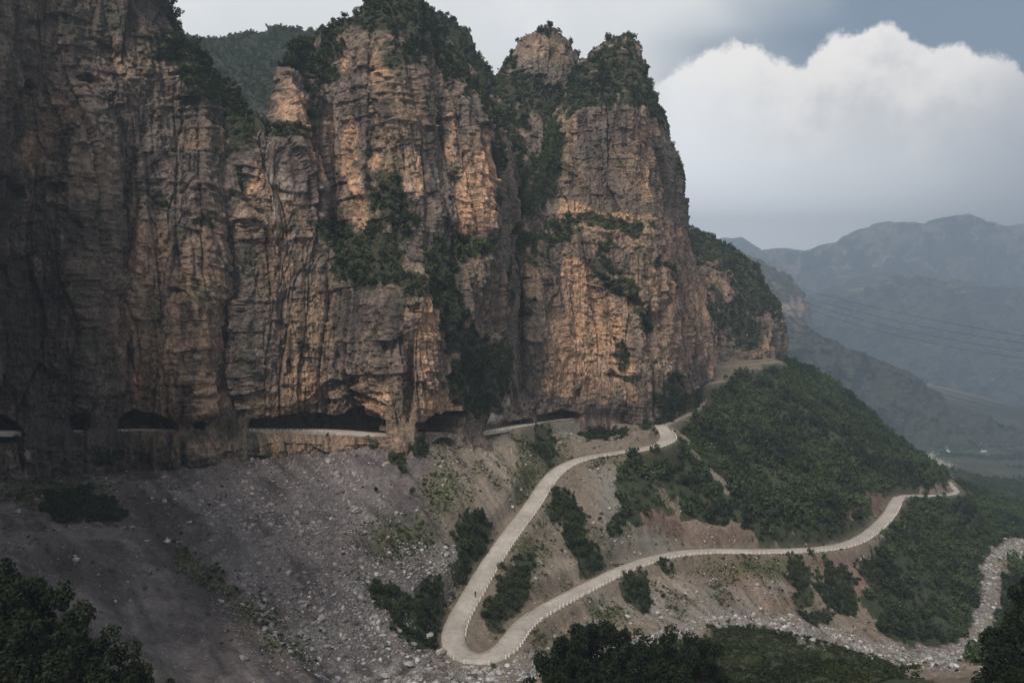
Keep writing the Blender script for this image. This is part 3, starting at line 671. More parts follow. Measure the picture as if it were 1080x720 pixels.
cliff('cliff', cC, 560, 900,
      orange=[(612,320,22,42,-8),(635,345,26,44,-10),(605,370,32,46),(638,385,30,38),(600,405,40,16,0,.9),(598,290,10,26),(598,221,14,8),(620,228,30,5),(655,232,30,5,0,.8),(672,150,10,26,0,.5),(676,190,10,34,0,.5),(735,320,10,60,0,.6),(744,370,8,40,0,.6),(700,260,10,60,0,.5),(690,320,10,50,0,.45),(560,285,8,40,0,.4),(660,410,16,24,0,.55),(668,300,8,30,0,.45)],
      tanl=[(618,350,54,80),(670,160,22,60),(700,330,40,90),(555,290,16,60),(640,250,60,26,0,.8),(650,320,60,40,0,.7),(595,130,16,30),(600,180,40,50,0,.4)],
      reddish=[(672,150,10,22),(710,300,20,60,0,.6),(664,70,16,9),(690,210,10,40,0,.6),(640,440,60,10,0,.4)],
      dark=[(640,160,40,60,0,.5),(630,425,60,16,0,.75),(660,432,26,18,0,.6),(684,400,6,50,0,.8),(550,380,10,60,0,.8),(706,180,12,80,-14,.7),(620,110,40,14,0,.5),(568,400,6,40,0,.7)],
      veg=[(612,236,52,9),(590,246,24,14),(648,242,40,7),(560,205,14,30,0,1.),(572,165,20,50,0,1.7),(600,100,26,20,0,1.7),(640,85,52,26,0,1.7),(670,90,24,24,0,1.7),(690,120,10,30,-25,.8),(714,175,6,40,-14),(655,372,8,20),(652,300,40,6,38),(640,280,24,6,36),(676,335,8,24,-25),(700,285,24,5,52),(712,410,16,14),(722,425,18,20),(695,430,14,20),(708,440,20,8),(640,262,20,8,0,.7),(655,398,20,5),(552,330,10,40,0,.6),(565,270,14,20,0,.6),(545,250,14,30),(655,45,9,8),(735,300,4,12,0,.5),(690,445,8,12)],
      caves=cavC, relief=reliefC, pale=[(703,387,3,3,0,1.),(705,418,8,5,0,.5)], roadline=[(500,456)] + RL[12:] + [(660,470),(800,520)], sc=.85)
# little turret on the right tower
cT = [[(636,70,400),(640,60,402)],[(642,72,393),(643,52,396),(645,45,398)],[(650,74,390),(650,56,392),(651,42,394)],[(658,75,389),(659,55,391),(660,39,393)],[(666,76,390),(667,56,392),(667,42,394)],[(671,80,394),(672,60,396),(671,50,398)],[(674,82,410),(674,66,410),(673,56,410)]]
cliff('cliff', cT, 90, 90, reddish=[(658,68,18,7)], veg=[(655,50,20,10),(645,60,8,10)], sc=.35, back=(10, 24))
# --- third headland
cD = [[(700, 400, 585), (705, 230, 620)], [(718, 410, 560), (720, 330, 566), (720, 290, 575), (720, 236, 620)], [(745, 405, 548), (745, 385, 550), (745, 330, 556), (742, 285, 570), (742, 248, 620)], [(765, 400, 548), (765, 384, 550), (765, 330, 560), (762, 290, 570), (762, 257, 620)],
      [(785, 398, 552), (785, 382, 556), (785, 335, 566), (780, 300, 574), (780, 269, 615)], [(802, 396, 560), (802, 381, 564), (802, 340, 572), (796, 310, 580), (794, 284, 610)], [(815, 394, 574), (815, 380, 578), (815, 345, 584), (808, 320, 592), (804, 298, 612)], [(822, 392, 595), (822, 379, 600), (821, 348, 606), (816, 330, 612), (812, 312, 622)], [(825, 392, 680), (824, 379, 690), (822, 350, 700), (818, 335, 700), (815, 322, 700)]]
cliff('cliff', cD, 330, 330, tanl=[(750,300,20,30),(740,350,24,40),(800,360,16,20)], orange=[(742,372,24,6,0,.6),(806,368,10,12,0,.5),(735,320,14,30,0,.55)], veg=[(760,265,50,18,20,1.7),(790,300,24,18,30,1.7),(730,250,20,20),(775,325,28,10),(755,325,18,12),(785,350,18,18),(770,340,22,12),(812,320,8,20,-20),(790,385,40,3,0,.5)], dark=[(775,375,24,6,0,.7),(800,330,20,20,0,.5)], sc=1.2, basec=GREY * 1.1)
# --- fourth headland, hazy
cE = [[(770, 400, 2304), (770, 262, 2378)], [(792, 400, 2257), (792, 330, 2282), (790, 271, 2390)], [(812, 400, 2245), (812, 330, 2268), (810, 279, 2366)], [(830, 400, 2257), (830, 335, 2282), (828, 291, 2353)], [(843, 400, 2294), (842, 338, 2317), (841, 305, 2366)], [(850, 400, 2402), (849, 338, 2427), (847, 318, 2451)], [(852, 400, 2913), (851, 338, 2913), (848, 325, 2913)]]
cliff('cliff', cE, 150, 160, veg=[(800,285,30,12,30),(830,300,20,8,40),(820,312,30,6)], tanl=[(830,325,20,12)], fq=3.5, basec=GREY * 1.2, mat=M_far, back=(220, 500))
def far_relief(a):
    def f(px, py):
        return a * (ridged(px / 38 + 3, py / 90, px * 0, 3) * -1.0 + fbm(px / 12, py / 14, px * 0 + 5, 3) * .35)
    return f
def far_mass(name, sky, base_py, Yt, Yb, nu, nv, mid=None, **k):
    cols = []
    xs = np.arange(sky[0][0], sky[-1][0] + 1, 4.); ys = np.interp(xs, *np.array(sky, float).T)
    jag = fbm(xs / 34 + .37, xs * 0 + Yt * .137, xs * 0 + .21, 4) * 9.; jag = jag * .4 + np.round(jag / 3.) * 1.8
    sky = list(zip(xs, ys + jag))
    for (x, y) in sky:
        pts = [(x, base_py(x), Yb)]
        if mid: pts += [(x, y + (base_py(x) - y) * a, Yb + (Yt - Yb) * b) for a, b in mid]
        cols.append(pts + [(x, y, Yt)])
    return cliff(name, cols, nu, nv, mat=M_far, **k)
# descending wooded shoulder beyond
far_mass('hill', [(740,320),(800,330),(822,333),(845,340),(870,353),(900,368),(935,385),(960,398),(985,412),(1000,428),(1020,436),(1050,444),(1100,452),(1200,460)], lambda x: 475., 2000, 1800, 260, 200, relief=far_relief(80), veg=[(950,420,260,90,0,1.6)], fq=4., back=(300, 900))
# far right-hand mountains: wooded flank in front, banded cliffs above
far_mass('mountain', [(700,330),(800,322),(850,318),(880,312),(900,308),(925,300),(960,290),(1000,296),(1040,300),(1080,306),(1200,310),(1500,330)], lambda x: 460., 4300, 3500, 360, 220, relief=far_relief(330), veg=[(1000,380,400,90,0,1.)], fq=6., back=(400, 1000))
far_mass('mountain', [(600,300),(700,285),(760,275),(790,267),(815,263),(835,265),(850,266),(868,262),(880,257),(893,252),(905,249),(920,243),(935,241),(942,236),(962,234),(978,237),(985,238),(992,232),(1001,228),(1022,230),(1040,234),(1058,234),(1064,239),(1070,246),(1080,240),(1110,236),(1200,225),(1500,230)], lambda x: 420., 6000, 5200, 480, 260,
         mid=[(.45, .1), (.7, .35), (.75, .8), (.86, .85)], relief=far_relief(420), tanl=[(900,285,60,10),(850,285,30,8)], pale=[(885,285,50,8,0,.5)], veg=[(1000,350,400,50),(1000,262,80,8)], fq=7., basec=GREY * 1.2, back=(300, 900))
far_mass('mountain', [(400,280),(700,258),(740,252),(765,250),(780,256),(800,262),(830,262),(900,270),(1000,280),(1200,290)], lambda x: 330., 6900, 6700, 200, 60, relief=far_relief(200), fq=9., veg=[(800,300,500,50)], back=(300, 900))
print('cliffs', time.time() - T0)

# ------------------------------------------------------------------ foliage and stones
def crown_template(nl, w=1., h=1.2, leaf=.2, lumps=7, seed=0, spread=(.15, .62), rr=(.28, .5)):
    r = np.random.default_rng(seed)
    cen = r.normal(size=(lumps, 3)); cen /= np.linalg.norm(cen, axis=1)[:, None]; cen *= r.uniform(*spread, (lumps, 1)); cen[:, 2] = np.abs(cen[:, 2]) * 1.1 - .15
    rad = r.uniform(*rr, lumps)
    k = r.integers(0, lumps, nl)
    d = r.normal(size=(nl, 3)); d /= np.linalg.norm(d, axis=1)[:, None]
    p = cen[k] + d * rad[k][:, None] * r.uniform(.55, 1.05, (nl, 1))
    p *= (w / 2, w / 2, h / 2); p[:, 2] += h * .5
    nrm = d * .7 + r.normal(size=(nl, 3)) * .55 + (0, 0, .35); nrm /= np.linalg.norm(nrm, axis=1)[:, None]
    a = np.cross(nrm, r.normal(size=(nl, 3))); a /= np.linalg.norm(a, axis=1)[:, None]; b = np.cross(nrm, a)
    s = leaf * r.uniform(.6, 1.3, (nl, 1))
    V = np.stack([p - a * s * .5, p + b * s * .38, p + a * s * .55, p - b * s * .36], 1)
    return V.reshape(-1, 3)
def scatter(name, pts, size, tmpl, mat, nper, kind='stuff', hs=None, tilt=0.):
    """merge many little plants or stones into one mesh"""
    Vs = []; yaw = rng.uniform(0, 6.283, len(pts)); ti = rng.integers(0, len(tmpl), len(pts))
    hs = np.ones(len(pts)) if hs is None else hs
    for k, t in enumerate(tmpl):
        s = np.where(ti == k)[0]
        if not len(s): continue
        ca, sa = np.cos(yaw[s])[:, None], np.sin(yaw[s])[:, None]
        x = t[None, :, 0] * ca - t[None, :, 1] * sa; y = t[None, :, 0] * sa + t[None, :, 1] * ca; z = np.broadcast_to(t[None, :, 2], x.shape) * hs[s][:, None]
        V = np.stack([x, y, z], -1) * size[s][:, None, None] + pts[s][:, None]
        Vs.append(V.reshape(-1, 3))
    return np.concatenate(Vs)
def leaves_obj(name, pts, size, tmpl, mat, hs=None, **k):
    V = scatter(name, pts, size, tmpl, mat, 0, hs=hs)
    f = np.arange(len(V)).reshape(-1, 4)
    return tag(mesh_obj(name, V, f, mat), **k)
T_tree = [crown_template(110, 1., 1.25, .17, 7, s) for s in range(8)]
T_bush = [crown_template(60, 1., .85, .22, 5, 40 + s) for s in range(8)]
# forest on the spur and the valley floor, from ground vertices
def ground_sample(weight, nwant):
    """pick ground points with a probability that follows true ground area"""
    area = np.zeros(XX.shape); dy = np.gradient(yy)[:, None]; dx = np.gradient(tt)[None] * YY; area = dy * dx
    w = (weight * area).ravel(); w /= w.sum()
    idx = rng.choice(w.size, nwant, p=w)
    X = XX.ravel()[idx] + rng.uniform(-.5, .5, nwant) * np.broadcast_to(dx, XX.shape).ravel()[idx]; Y = YY.ravel()[idx] + rng.uniform(-.5, .5, nwant) * np.broadcast_to(dy, XX.shape).ravel()[idx]
    return np.stack([X, Y, gz(X, Y)], 1), idx
inview = ((px > -40) & (px < 1130)).astype(float)
fw = G['forest'] * gap * inview * (YY < 640) * (D > np.where(YY > 500, 9., 5.)) * (YY > 230)
area_f = (fw * (np.gradient(yy)[:, None] * np.gradient(tt)[None] * YY)).sum()
nf = int(min(18000, area_f / 4.6)); print('forest area', area_f, nf)
p_, _ = ground_sample(fw, nf)
sz = rng.lognormal(math.log(2.9), .5, nf).clip(1.1, 7.5)
p_[:, 2] -= sz * .18
leaves_obj('forest', p_, sz, T_tree, M_wood, kind='stuff')
fv = G['valley'] * inview * (D > 5.) * (1 - (ms > .4)) * (YY > 150)
fv = np.maximum(fv, ((YY > 850) & (YY < 2400) & (px > 985) & (ft <= .35)) * inview * .25)
area_v = (fv * (np.gradient(yy)[:, None] * np.gradient(tt)[None] * YY)).sum()
nf = int(min(13000, area_v / 6)); print('valley area', area_v, nf)
p_, _ = ground_sample(fv, nf)
sz = rng.lognormal(math.log(3.4), .35, nf).clip(1.5, 7.); p_[:, 2] -= sz * .18
leaves_obj('woodland', p_, sz, T_tree, M_wood, kind='stuff')
# low plants scattered on scree and cut banks
sp = sst(.1, .6, g1 + g2 * .5 + fbm(XX / 18, YY / 18, 0 * XX + 60, 3) * .8)
gw = (ell(G['wx'], G['wy'], GRASSY) * 1.0 + right * sp * .55 + .025 + ell(G['wx'], G['wy'], [(400,620,80,60),(560,500,40,50),(790,610,120,30),(640,500,40,40)]) * .35 * sp) * inview * (D > 3.1) * (YY < 420) * (YY > 140) * (1 - veg) * (1 - ms * .8) * (py > 440)
p_, _ = ground_sample(gw, 15000)
sz = rng.lognormal(math.log(.45), .5, 15000).clip(.15, 2.2); p_[:, 2] -= sz * .15
leaves_obj('ground_cover', p_, sz, T_bush, M_cover, kind='stuff')
# dense bushes within thickets: small filling growth
tw = (G['patch'] > .3) * inview * (D > 3.6) * (YY < 430) * (YY > 150) * (1 - G['forest'])
nt_ = 2600
p_, _ = ground_sample(tw.astype(float), nt_)
sz = rng.lognormal(math.log(1.5), .35, nt_).clip(.5, 3.2); p_[:, 2] -= sz * .2
leaves_obj('undergrowth', p_, sz, T_tree, M_shrub, kind='stuff')
# grass and shrubs of the near bank
mw = G['mound'] * inview * (YY > 120) * (YY < 240) * (1 - ms)
p_, _ = ground_sample(mw, 9000)
sz = rng.lognormal(math.log(.9), .4, 9000).clip(.3, 2.6)
T_grass = [crown_template(46, 1., .7, .2, 5, 90 + s) for s in range(6)]
leaves_obj('grass', p_ - (0, 0, .1), sz, T_grass, M_grass, kind='stuff')
print('ground plants', time.time() - T0)
# cliff shrubs
tot = []; tos = []
for nm, q in CL.items():
    P_ = q['P']; nu, nv = P_.shape[:2]
    Yb = P_[..., 1]
    if Yb.min() > 1200: continue
    du = np.linalg.norm(np.gradient(P_, axis=0), axis=-1); dv = np.linalg.norm(np.gradient(P_, axis=1), axis=-1)
    ar = np.minimum(du * dv, 4)
    w = (np.clip(q['veg'] - .25, 0, 1) * 1. + .022 * sst(.1, .4, q['ledge']) + .004) * ar * (q['cav'] < 1) * (q['px'] > -30)
    tw_ = w.sum(); n_ = int(min(6500, tw_ / 4.)) 
    idx = rng.choice(w.size, n_, p=(w / tw_).ravel())
    v = q['veg'].ravel()[idx]
    p = P_.reshape(-1, 3)[idx] - q['nn'].reshape(-1, 3)[idx] * .1
    s = rng.lognormal(math.log(2.3), .35, n_) * np.where(v > .4, 1, .6); s = s.clip(.6, 5.)
    p[:, 2] -= s * .35
    tot.append(p); tos.append(s); print(nm, n_)
    # rim growth
    rim = P_[:, -1]; ok = np.where((q['px'][:, -1] > -30))[0]
    nn_ = int(np.linalg.norm(np.diff(rim[ok], axis=0), axis=1).sum() / 1.6); nn_ = min(nn_, 400)
    ii = rng.choice(ok, nn_); s = rng.lognormal(math.log(2.0), .45, nn_).clip(.6, 5.); p = rim[ii] + rng.uniform(-1, 1, (nn_, 3)) * (1, 1, 0); p[:, 1] += rng.uniform(0, 5, nn_); p[:, 2] -= s * .35
    tot.append(p); tos.append(s)
p_ = np.concatenate(tot); sz = np.concatenate(tos)
leaves_obj('cliff_shrubs', p_, sz, T_tree, M_wood, kind='stuff')
print('cliff shrubs', len(p_), time.time() - T0)

# stones
import bmesh
def rock_template(seed, sub=0):
    bm = bmesh.new(); bmesh.ops.create_icosphere(bm, subdivisions=1 + sub, radius=.5)
    r = np.random.default_rng(seed); V = np.array([v.co[:] for v in bm.verts])
    for _ in range(7 if not sub else 15):   # cut flat facets
        n_ = r.normal(size=3); n_ /= np.linalg.norm(n_); d = r.uniform(.15, .36)
        s = V @ n_; V = V - np.outer(np.maximum(s - d, 0), n_)
    V *= r.uniform(.7, 1.25, 3) * (1, 1, .8)
    V += r.normal(size=V.shape) * .012
    Fs = np.array([[v.index for v in f.verts] for f in bm.faces]); bm.free()
    return V, Fs
RT = [rock_template(s) for s in range(10)]
def stones(name, pts, size, mat, RT=RT):
    Vs, Fs, o = [], [], 0
    ti = rng.integers(0, len(RT), len(pts)); yaw = rng.uniform(0, 6.28, len(pts))
    for k, (t, f) in enumerate(RT):
        s = np.where(ti == k)[0]
        ca, sa = np.cos(yaw[s])[:, None], np.sin(yaw[s])[:, None]
        V = np.stack([t[None, :, 0] * ca - t[None, :, 1] * sa, t[None, :, 0] * sa + t[None, :, 1] * ca, np.broadcast_to(t[None, :, 2], (len(s), len(t)))], -1) * size[s][:, None, None] + pts[s][:, None]
        Vs.append(V.reshape(-1, 3)); Fs.append((f[None] + np.arange(len(s))[:, None, None] * len(t)).reshape(-1, 3) + o); o += len(s) * len(t)
    return tag(mesh_obj(name, np.concatenate(Vs), np.concatenate(Fs), mat), kind='stuff')
talus = sst(470, 420, px + g1 * 15) * (py > 470) * inview * (YY > 120) * (YY < 262)
blocky = ell(G['wx'], G['wy'], [(330,510,70,50),(350,560,60,40),(300,640,60,60),(380,640,60,50),(260,540,50,40),(200,520,50,20,0,.5)])
wS = talus * (.05 + blocky * 1.3) * sst(-.5, .4, sk) * sst(-.7, .5, g2 + g1 * .6 + .2) * (1 - veg)
wS = wS + right * inview * (D > 4) * (YY < 330) * (YY > 140) * .10 * (1 - veg) * (py > 450)
p_, ix = ground_sample(wS, 44000)
sz = (rng.pareto(2.3, 44000) + 1) * .22; sz = sz.clip(.2, 2.2)
stones('scree', p_, sz, M_scree)
wS2 = (talus * (.004 + blocky * .12) + right * .01 * (YY < 330)) * inview * (1 - veg) * (D > 4.) * (YY > 130)
p_, ix = ground_sample(wS2, 1800); sz = ((rng.pareto(2.2, 1800) + 1) * .35).clip(.3, 2.0)
stones('rock_debris', p_, sz, M_pale)
wR = ms * inview * (D > 4.) * (YY > 145) * sst(-.5, .4, g2 + .5 * g1)
p_, ix = ground_sample(wR, 8000); sz = ((rng.pareto(1.9, 8000) + 1) * .34).clip(.3, 2.3)
stones('river_boulders', p_, sz, M_pale)
wR = ell(G['wx'], G['wy'], [(400,650,60,50),(340,680,50,24),(470,600,24,24),(440,600,30,30)]) * inview * (YY > 145) * (YY < 230) * (1 - veg * .7) * (D > 4.2)
p_, ix = ground_sample(wR, 2200); sz = ((rng.pareto(2.0, 2200) + 1) * .32).clip(.3, 1.9)
stones('boulder_field', p_, sz, M_pale)
print('stones', time.time() - T0)

# ------------------------------------------------------------------ single boulders
RB = [rock_template(100 + s, 2) for s in range(6)]
def hit(px_, py_, lo=60, hi=700):
    """where the view direction px,py meets the ground sheet"""
    Ys = np.exp(np.linspace(math.log(lo), math.log(hi), 2400)); Pq = W(np.full(Ys.shape, px_), np.full(Ys.shape, py_), Ys)
    below = Pq[:, 2] < gz(Pq[:, 0], Pq[:, 1]); i = int(np.argmax(below))
    return Pq[i] if below.any() else Pq[-1]
BL = [(377,540,4.6,'largest grey boulder resting alone high on the scree slope'),(341,512,1.6,'small pale boulder on the scree above the grassy slope'),(447,510,1.6,'pale boulder lying near the top of the green scree strip'),
      (486,672,0,''),(452,672,4.6,'white slab shaped boulder just left of the hairpin bend'),(340,654,3.4,'pale boulder beside the brown earth patch low on the slope'),(418,541,2.,'round boulder to the right of the largest scree boulder'),
      (322,674,2.2,'pale block below the brown earth patch'),(405,715,3.4,'large white boulder at the bottom of the stream bed'),(462,690,4.,'grey white boulder touching the outside of the hairpin'),(430,703,3.6,'broad pale boulder in the stream bed left of the hairpin')]
for bx_, by_, s_, lb in BL:
    if not lb: continue
    t, f = RB[rng.integers(0, 6)]; q = hit(bx_, by_)
    o = mesh_obj('boulder', t * s_, f, M_boulder); o.location = q + (0, 0, s_ * .12); o.rotation_euler = (0, 0, rng.uniform(0, 6))
    tag(o, lb, 'boulder')

# ------------------------------------------------------------------ guard stones
def guard_mesh():
    bm = bmesh.new()
    bmesh.ops.create_cube(bm, size=1.)
    for v in bm.verts:
        v.co.x *= .5; v.co.y *= .36; v.co.z = (v.co.z + .5) * .85 - .35
        if v.co.z > .4: v.co.x *= .86; v.co.y *= .8
    bmesh.ops.bevel(bm, geom=bm.edges[:], offset=.05, segments=2, affect='EDGES')
    me = bpy.data.meshes.new('guard_stone'); bm.to_mesh(me); bm.free(); me.materials.append(M_white); return me
GM = guard_mesh()
def guards(P, nrm, side, w, i0, i1, step, label, group='white guard stones along the road edge'):
    k = float(i0)
    while k < i1:
        i = int(k); o = bpy.data.objects.new('guard_stone', GM); COL.objects.link(o)
        ww = w[i] / 2 + .12
        o.location = P[i] + nrm[i] * side * ww + (0, 0, .0); t = np.array([nrm[i][1], -nrm[i][0]])
        o.rotation_euler = (rng.normal() * .03, rng.normal() * .03, math.atan2(t[1], t[0]) + rng.normal() * .08); s = rng.uniform(.8, 1.12) * (.75 if P is RP1 else 1); o.scale = (s, s, s * rng.uniform(.9, 1.1))
        tag(o, label, 'guard stone', group); k += step * rng.uniform(.9, 1.12)
def idx_at(P, px0, py0):
    a, b = PX(P); return int(np.argmin((a - px0)**2 + (b - py0)**2))
i = lambda x, y: idx_at(RP2, x, y)
# side +1 = left of travel direction
guards(RP2, nr2, 1, w2, i(702,455), i(690,470), 2.0, 'white guard stone on the outside of the small upper bend')
guards(RP2, nr2, 1, w2, i(640,478), i(575,510), 2.2, 'white guard stone on the curve below the cliff foot')
guards(RP2, nr2, 1, w2, i(572,515), i(479,675), 1.9, 'white guard stone on the inner edge of the straight down to the hairpin')
guards(RP2, nr2, -1, w2, i(488,690), i(520,692), 2.4, 'pale guard stone on the bottom rim of the hairpin')
guards(RP2, nr2, -1, w2, i(522,692), i(660,598), 1.9, 'white guard stone on the outer edge of the road climbing right from the hairpin')
guards(RP2, nr2, -1, w2, i(660,598), i(880,577), 2.3, 'white guard stone along the level road above the stream slope')
guards(RP2, nr2, -1, w2, i(880,577), i(944,530), 2.6, 'white guard stone on the far curve round the wooded spur')
j = lambda x, y: idx_at(RP1, x, y)
guards(RP1, nr1, -1, w1, j(128,453), j(189,453), 2.2, 'white guard stone on the sill of the leftmost wide rock window')
guards(RP1, nr1, -1, w1, j(206,453), j(212,453), 1.5, 'white guard stone in the tiny rock window')
guards(RP1, nr1, -1, w1, j(263,453), j(345,453), 1.9, 'white guard stone in the largest rock window')
guards(RP1, nr1, -1, w1, j(490,457), j(560,446), 2.0, 'white guard stone where the cliff road leaves the rock')

# ------------------------------------------------------------------ shrubs and trees as things
def leafmesh(name, nl, w, h, leaf, lumps, seed, mat, **kw):
    V = crown_template(nl, w, h, leaf, lumps, seed, **kw); V = V.astype(np.float32)
    me = bpy.data.meshes.new(name); f = np.arange(len(V), dtype=np.int32); n_ = len(V) // 4
    me.vertices.add(len(V)); me.vertices.foreach_set('co', V.ravel()); me.loops.add(len(V)); me.loops.foreach_set('vertex_index', f)
    me.polygons.add(n_); me.polygons.foreach_set('loop_start', np.arange(0, len(V), 4, dtype=np.int32)); me.update(calc_edges=True); me.materials.append(mat); return me
def limb_mesh(name, segs, mat):
    """segs: list of (p0,r0,p1,r1) tapered limbs"""
    V, Fq = [], []
    for p0, r0, p1, r1 in segs:
        p0 = np.array(p0, float); p1 = np.array(p1, float); d = p1 - p0; d /= np.linalg.norm(d) + 1e-9
        a = np.cross(d, (0, 0, 1) if abs(d[2]) < .9 else (1, 0, 0)); a /= np.linalg.norm(a); b = np.cross(d, a); o = len(V)
        for p, r_ in ((p0, r0), (p1, r1)):
            for q in range(7):
                t = q / 7 * 6.2832; V.append(p + (a * math.cos(t) + b * math.sin(t)) * r_)
        for q in range(7): Fq.append((o + q, o + (q + 1) % 7, o + 7 + (q + 1) % 7, o + 7 + q))
    V = np.array(V, np.float32); Fq = np.array(Fq, np.int32)
    me = bpy.data.meshes.new(name); me.vertices.add(len(V)); me.vertices.foreach_set('co', V.ravel()); me.loops.add(Fq.size); me.loops.foreach_set('vertex_index', Fq.ravel())
    me.polygons.add(len(Fq)); me.polygons.foreach_set('loop_start', np.arange(0, Fq.size, 4, dtype=np.int32)); me.update(calc_edges=True); me.materials.append(mat); return me
def trunk_segs(w, h, seed, r0):
    r = np.random.default_rng(seed); s = []; p = np.array([0, 0, -h * .1]); rr = r0
    for k in range(4):
        q = p + np.array([r.normal() * .04 * h, r.normal() * .04 * h, h * .2]); s.append((p, rr, q, rr * .72)); p = q; rr *= .72
        if k:
            for _ in range(3):
                a = r.uniform(0, 6.28); e = q + np.array([math.cos(a) * w * .3, math.sin(a) * w * .3, h * r.uniform(.08, .2)]); s.append((q, rr * .6, e, rr * .15))
    return s
SHM = [(leafmesh('foliage', 420, 1., 1.05, .105, 9, 200 + k, M_shrub), limb_mesh('stems', trunk_segs(1., 1., k, .035), M_bark)) for k in range(5)]
TRM = [(leafmesh('crown', 6500, 1., 1.15, .040, 30, 300 + k, M_dark, spread=(.1, .95), rr=(.14, .27)), limb_mesh('trunk', trunk_segs(1., 1.1, 50 + k, .03), M_bark)) for k in range(4)]
def plant(kind, q, s, label, cat, group=None, hz=1.):
    r = bpy.data.objects.new('shrub' if kind == 's' else 'tree', None); COL.objects.link(r); r.location = q; r.scale = (s, s, s * hz); r.rotation_euler = (0, 0, rng.uniform(0, 6.28)); r.empty_display_size = .1
    tag(r, label, cat, group)
    a, b = (SHM if kind == 's' else TRM)[rng.integers(0, 5 if kind == 's' else 4)]
    for me, nm in ((a, 'foliage' if kind == 's' else 'crown'), (b, 'stems' if kind == 's' else 'trunk')):
        o = bpy.data.objects.new(nm, me); COL.objects.link(o); o.parent = r
    return r
THK = [(607,562,11,30,-20,15,3.6,'dark shrub in the long thicket between the two road arms'),(590,535,6,10,-20,4,3.4,'shrub at the upper tip of the long thicket by the road curve'),(622,590,10,8,0,5,3.4,'shrub at the lower foot of the long thicket above the lower road'),
       (540,620,16,8,-50,7,3.,'dark shrub in the triangular thicket inside the hairpin'),(520,648,9,10,0,6,2.8,'shrub low inside the hairpin close to the lower road'),(552,600,10,6,-40,3,2.2,'small shrub above the triangular thicket inside the hairpin'),
       (500,570,15,20,0,9,4.,'dark shrub in the clump left of the descending road'),(672,622,8,18,-25,7,3.,'shrub in the thicket just below the lower road'),(627,459,12,4,0,5,3.4,'dark shrub of the lone oval clump under the cliff foot road'),
       (440,655,24,16,0,10,3.6,'dark shrub in the hollow left of the hairpin'),(405,630,12,10,0,5,3.,'shrub among the boulders left of the hollow'),(457,630,8,14,0,5,3.,'shrub beside the road above the hairpin'),
       (845,612,8,18,-15,5,3.2,'shrub in the first green strip below the level road'),(884,622,12,20,-20,8,3.6,'shrub in the wide green strip below the level road'),(445,472,5,7,0,3,3.,'shrub at the foot of the rock pillar between two rock windows'),
       (418,489,5,5,0,2,2.8,'shrub at the cliff foot below the largest rock window'),(85,540,30,9,5,7,3.,'low shrub on the shaded scree at the foot of the left cliff'),(715,425,9,14,-30,5,4.,'shrub on the bank beside the dirt track'),(398,520,2,2,0,1,2.,'tiny lone shrub on the open scree'),(436,523,2,2,0,1,2.4,'small round shrub at the edge of the green scree strip')]
for cx, cy, rx, ry, an, nn_, s_, lb in THK:
    for _ in range(nn_):
        a = rng.uniform(0, 6.28); rr = math.sqrt(rng.uniform(0, 1)); ca, sa = math.cos(R(an)), math.sin(R(an)); ex, ey = math.cos(a) * rr * rx, math.sin(a) * rr * ry
        q = hit(cx + ex * ca - ey * sa, cy + ex * sa + ey * ca); s = s_ * rng.uniform(.7, 1.2)
        plant('s', q - (0, 0, s * .12), s, lb, 'shrub', 'shrubs on the slopes around the road', rng.uniform(.85, 1.2))
# foreground trees: (px of crown top, py of crown top, forward distance, crown size)
FT = [(590,668,118,11,'dark leafy tree leftmost in the foreground clump below the hairpin'),(612,660,124,12,'dark tree rising at the left shoulder of the foreground clump'),(640,656,122,13,'tallest dark tree in the middle of the foreground clump'),(668,663,118,12,'dark tree right of the clump centre in the foreground'),
      (698,676,112,9,'low dark tree in the dip of the foreground clump'),(712,664,128,9,'dark tree overlapping the stream boulders at the clump right end'),(740,672,122,9,'tree at the right end of the foreground clump against the grass'),(600,690,100,9,'low tree at the bottom edge left of the clump'),(650,692,98,11,'tree at the bottom edge under the clump centre'),(700,698,96,9,'tree at the bottom edge under the clump right end'),
      (12,589,84,9,'black green tree at the left edge of the picture'),(40,616,80,9,'dark tree second from the left edge'),(20,654,70,9,'dark tree low in the left corner'),(75,646,78,8,'dark tree in the middle of the left corner clump'),(110,669,76,8,'dark tree on the sloping right side of the left corner clump'),(60,682,66,8,'dark tree at the bottom of the left corner'),(145,696,76,6,'smaller dark tree near the tip of the left corner clump'),(185,714,76,5,'smallest dark tree at the right tip of the left corner clump'),(110,709,66,6,'low dark tree under the left corner clump'),(-15,614,78,9,'dark tree cut by the left edge'),
      (1090,632,84,9,'black tree at the right edge above the corner'),(1078,664,80,7,'dark tree left of the right corner'),(1092,676,72,8,'dark tree in the right bottom corner'),(1058,698,78,5,'low dark tree beside the right corner'),(1080,704,66,6,'lowest dark tree in the right corner'),(1072,650,90,7,'rounded dark tree among the right corner group'),(1050,712,80,6,'low black tree cut by the bottom edge at the right'),(1086,606,90,6,'upper leaning dark tree at the right edge'),(1066,676,86,5,'leftmost dark tree of the right corner group')]
for tx, ty, Yt, cs, lb in FT:
    q = W(tx, ty, Yt); h = cs * 1.15
    g_ = float(gz(q[0], q[1])); base = q[2] - h * .98
    # stand the tree on the ground with a stem as long as needed
    r = plant('t', (q[0], q[1], base), cs, lb, 'tree', 'dark trees of the foreground')
    if base > g_ - .3:
        st_ = mesh_obj('lower_stem', *(lambda m_: ([v.co[:] for v in m_.vertices], [list(p.vertices) for p in m_.polygons]))(limb_mesh('tmp', [((0, 0, (g_ - base - 1) / cs), .04, (0, 0, .05), .03)], M_bark)), M_bark, parent=r)
    print('tree', tx, ty, 'ground', round(g_, 1), 'base', round(float(base), 1))

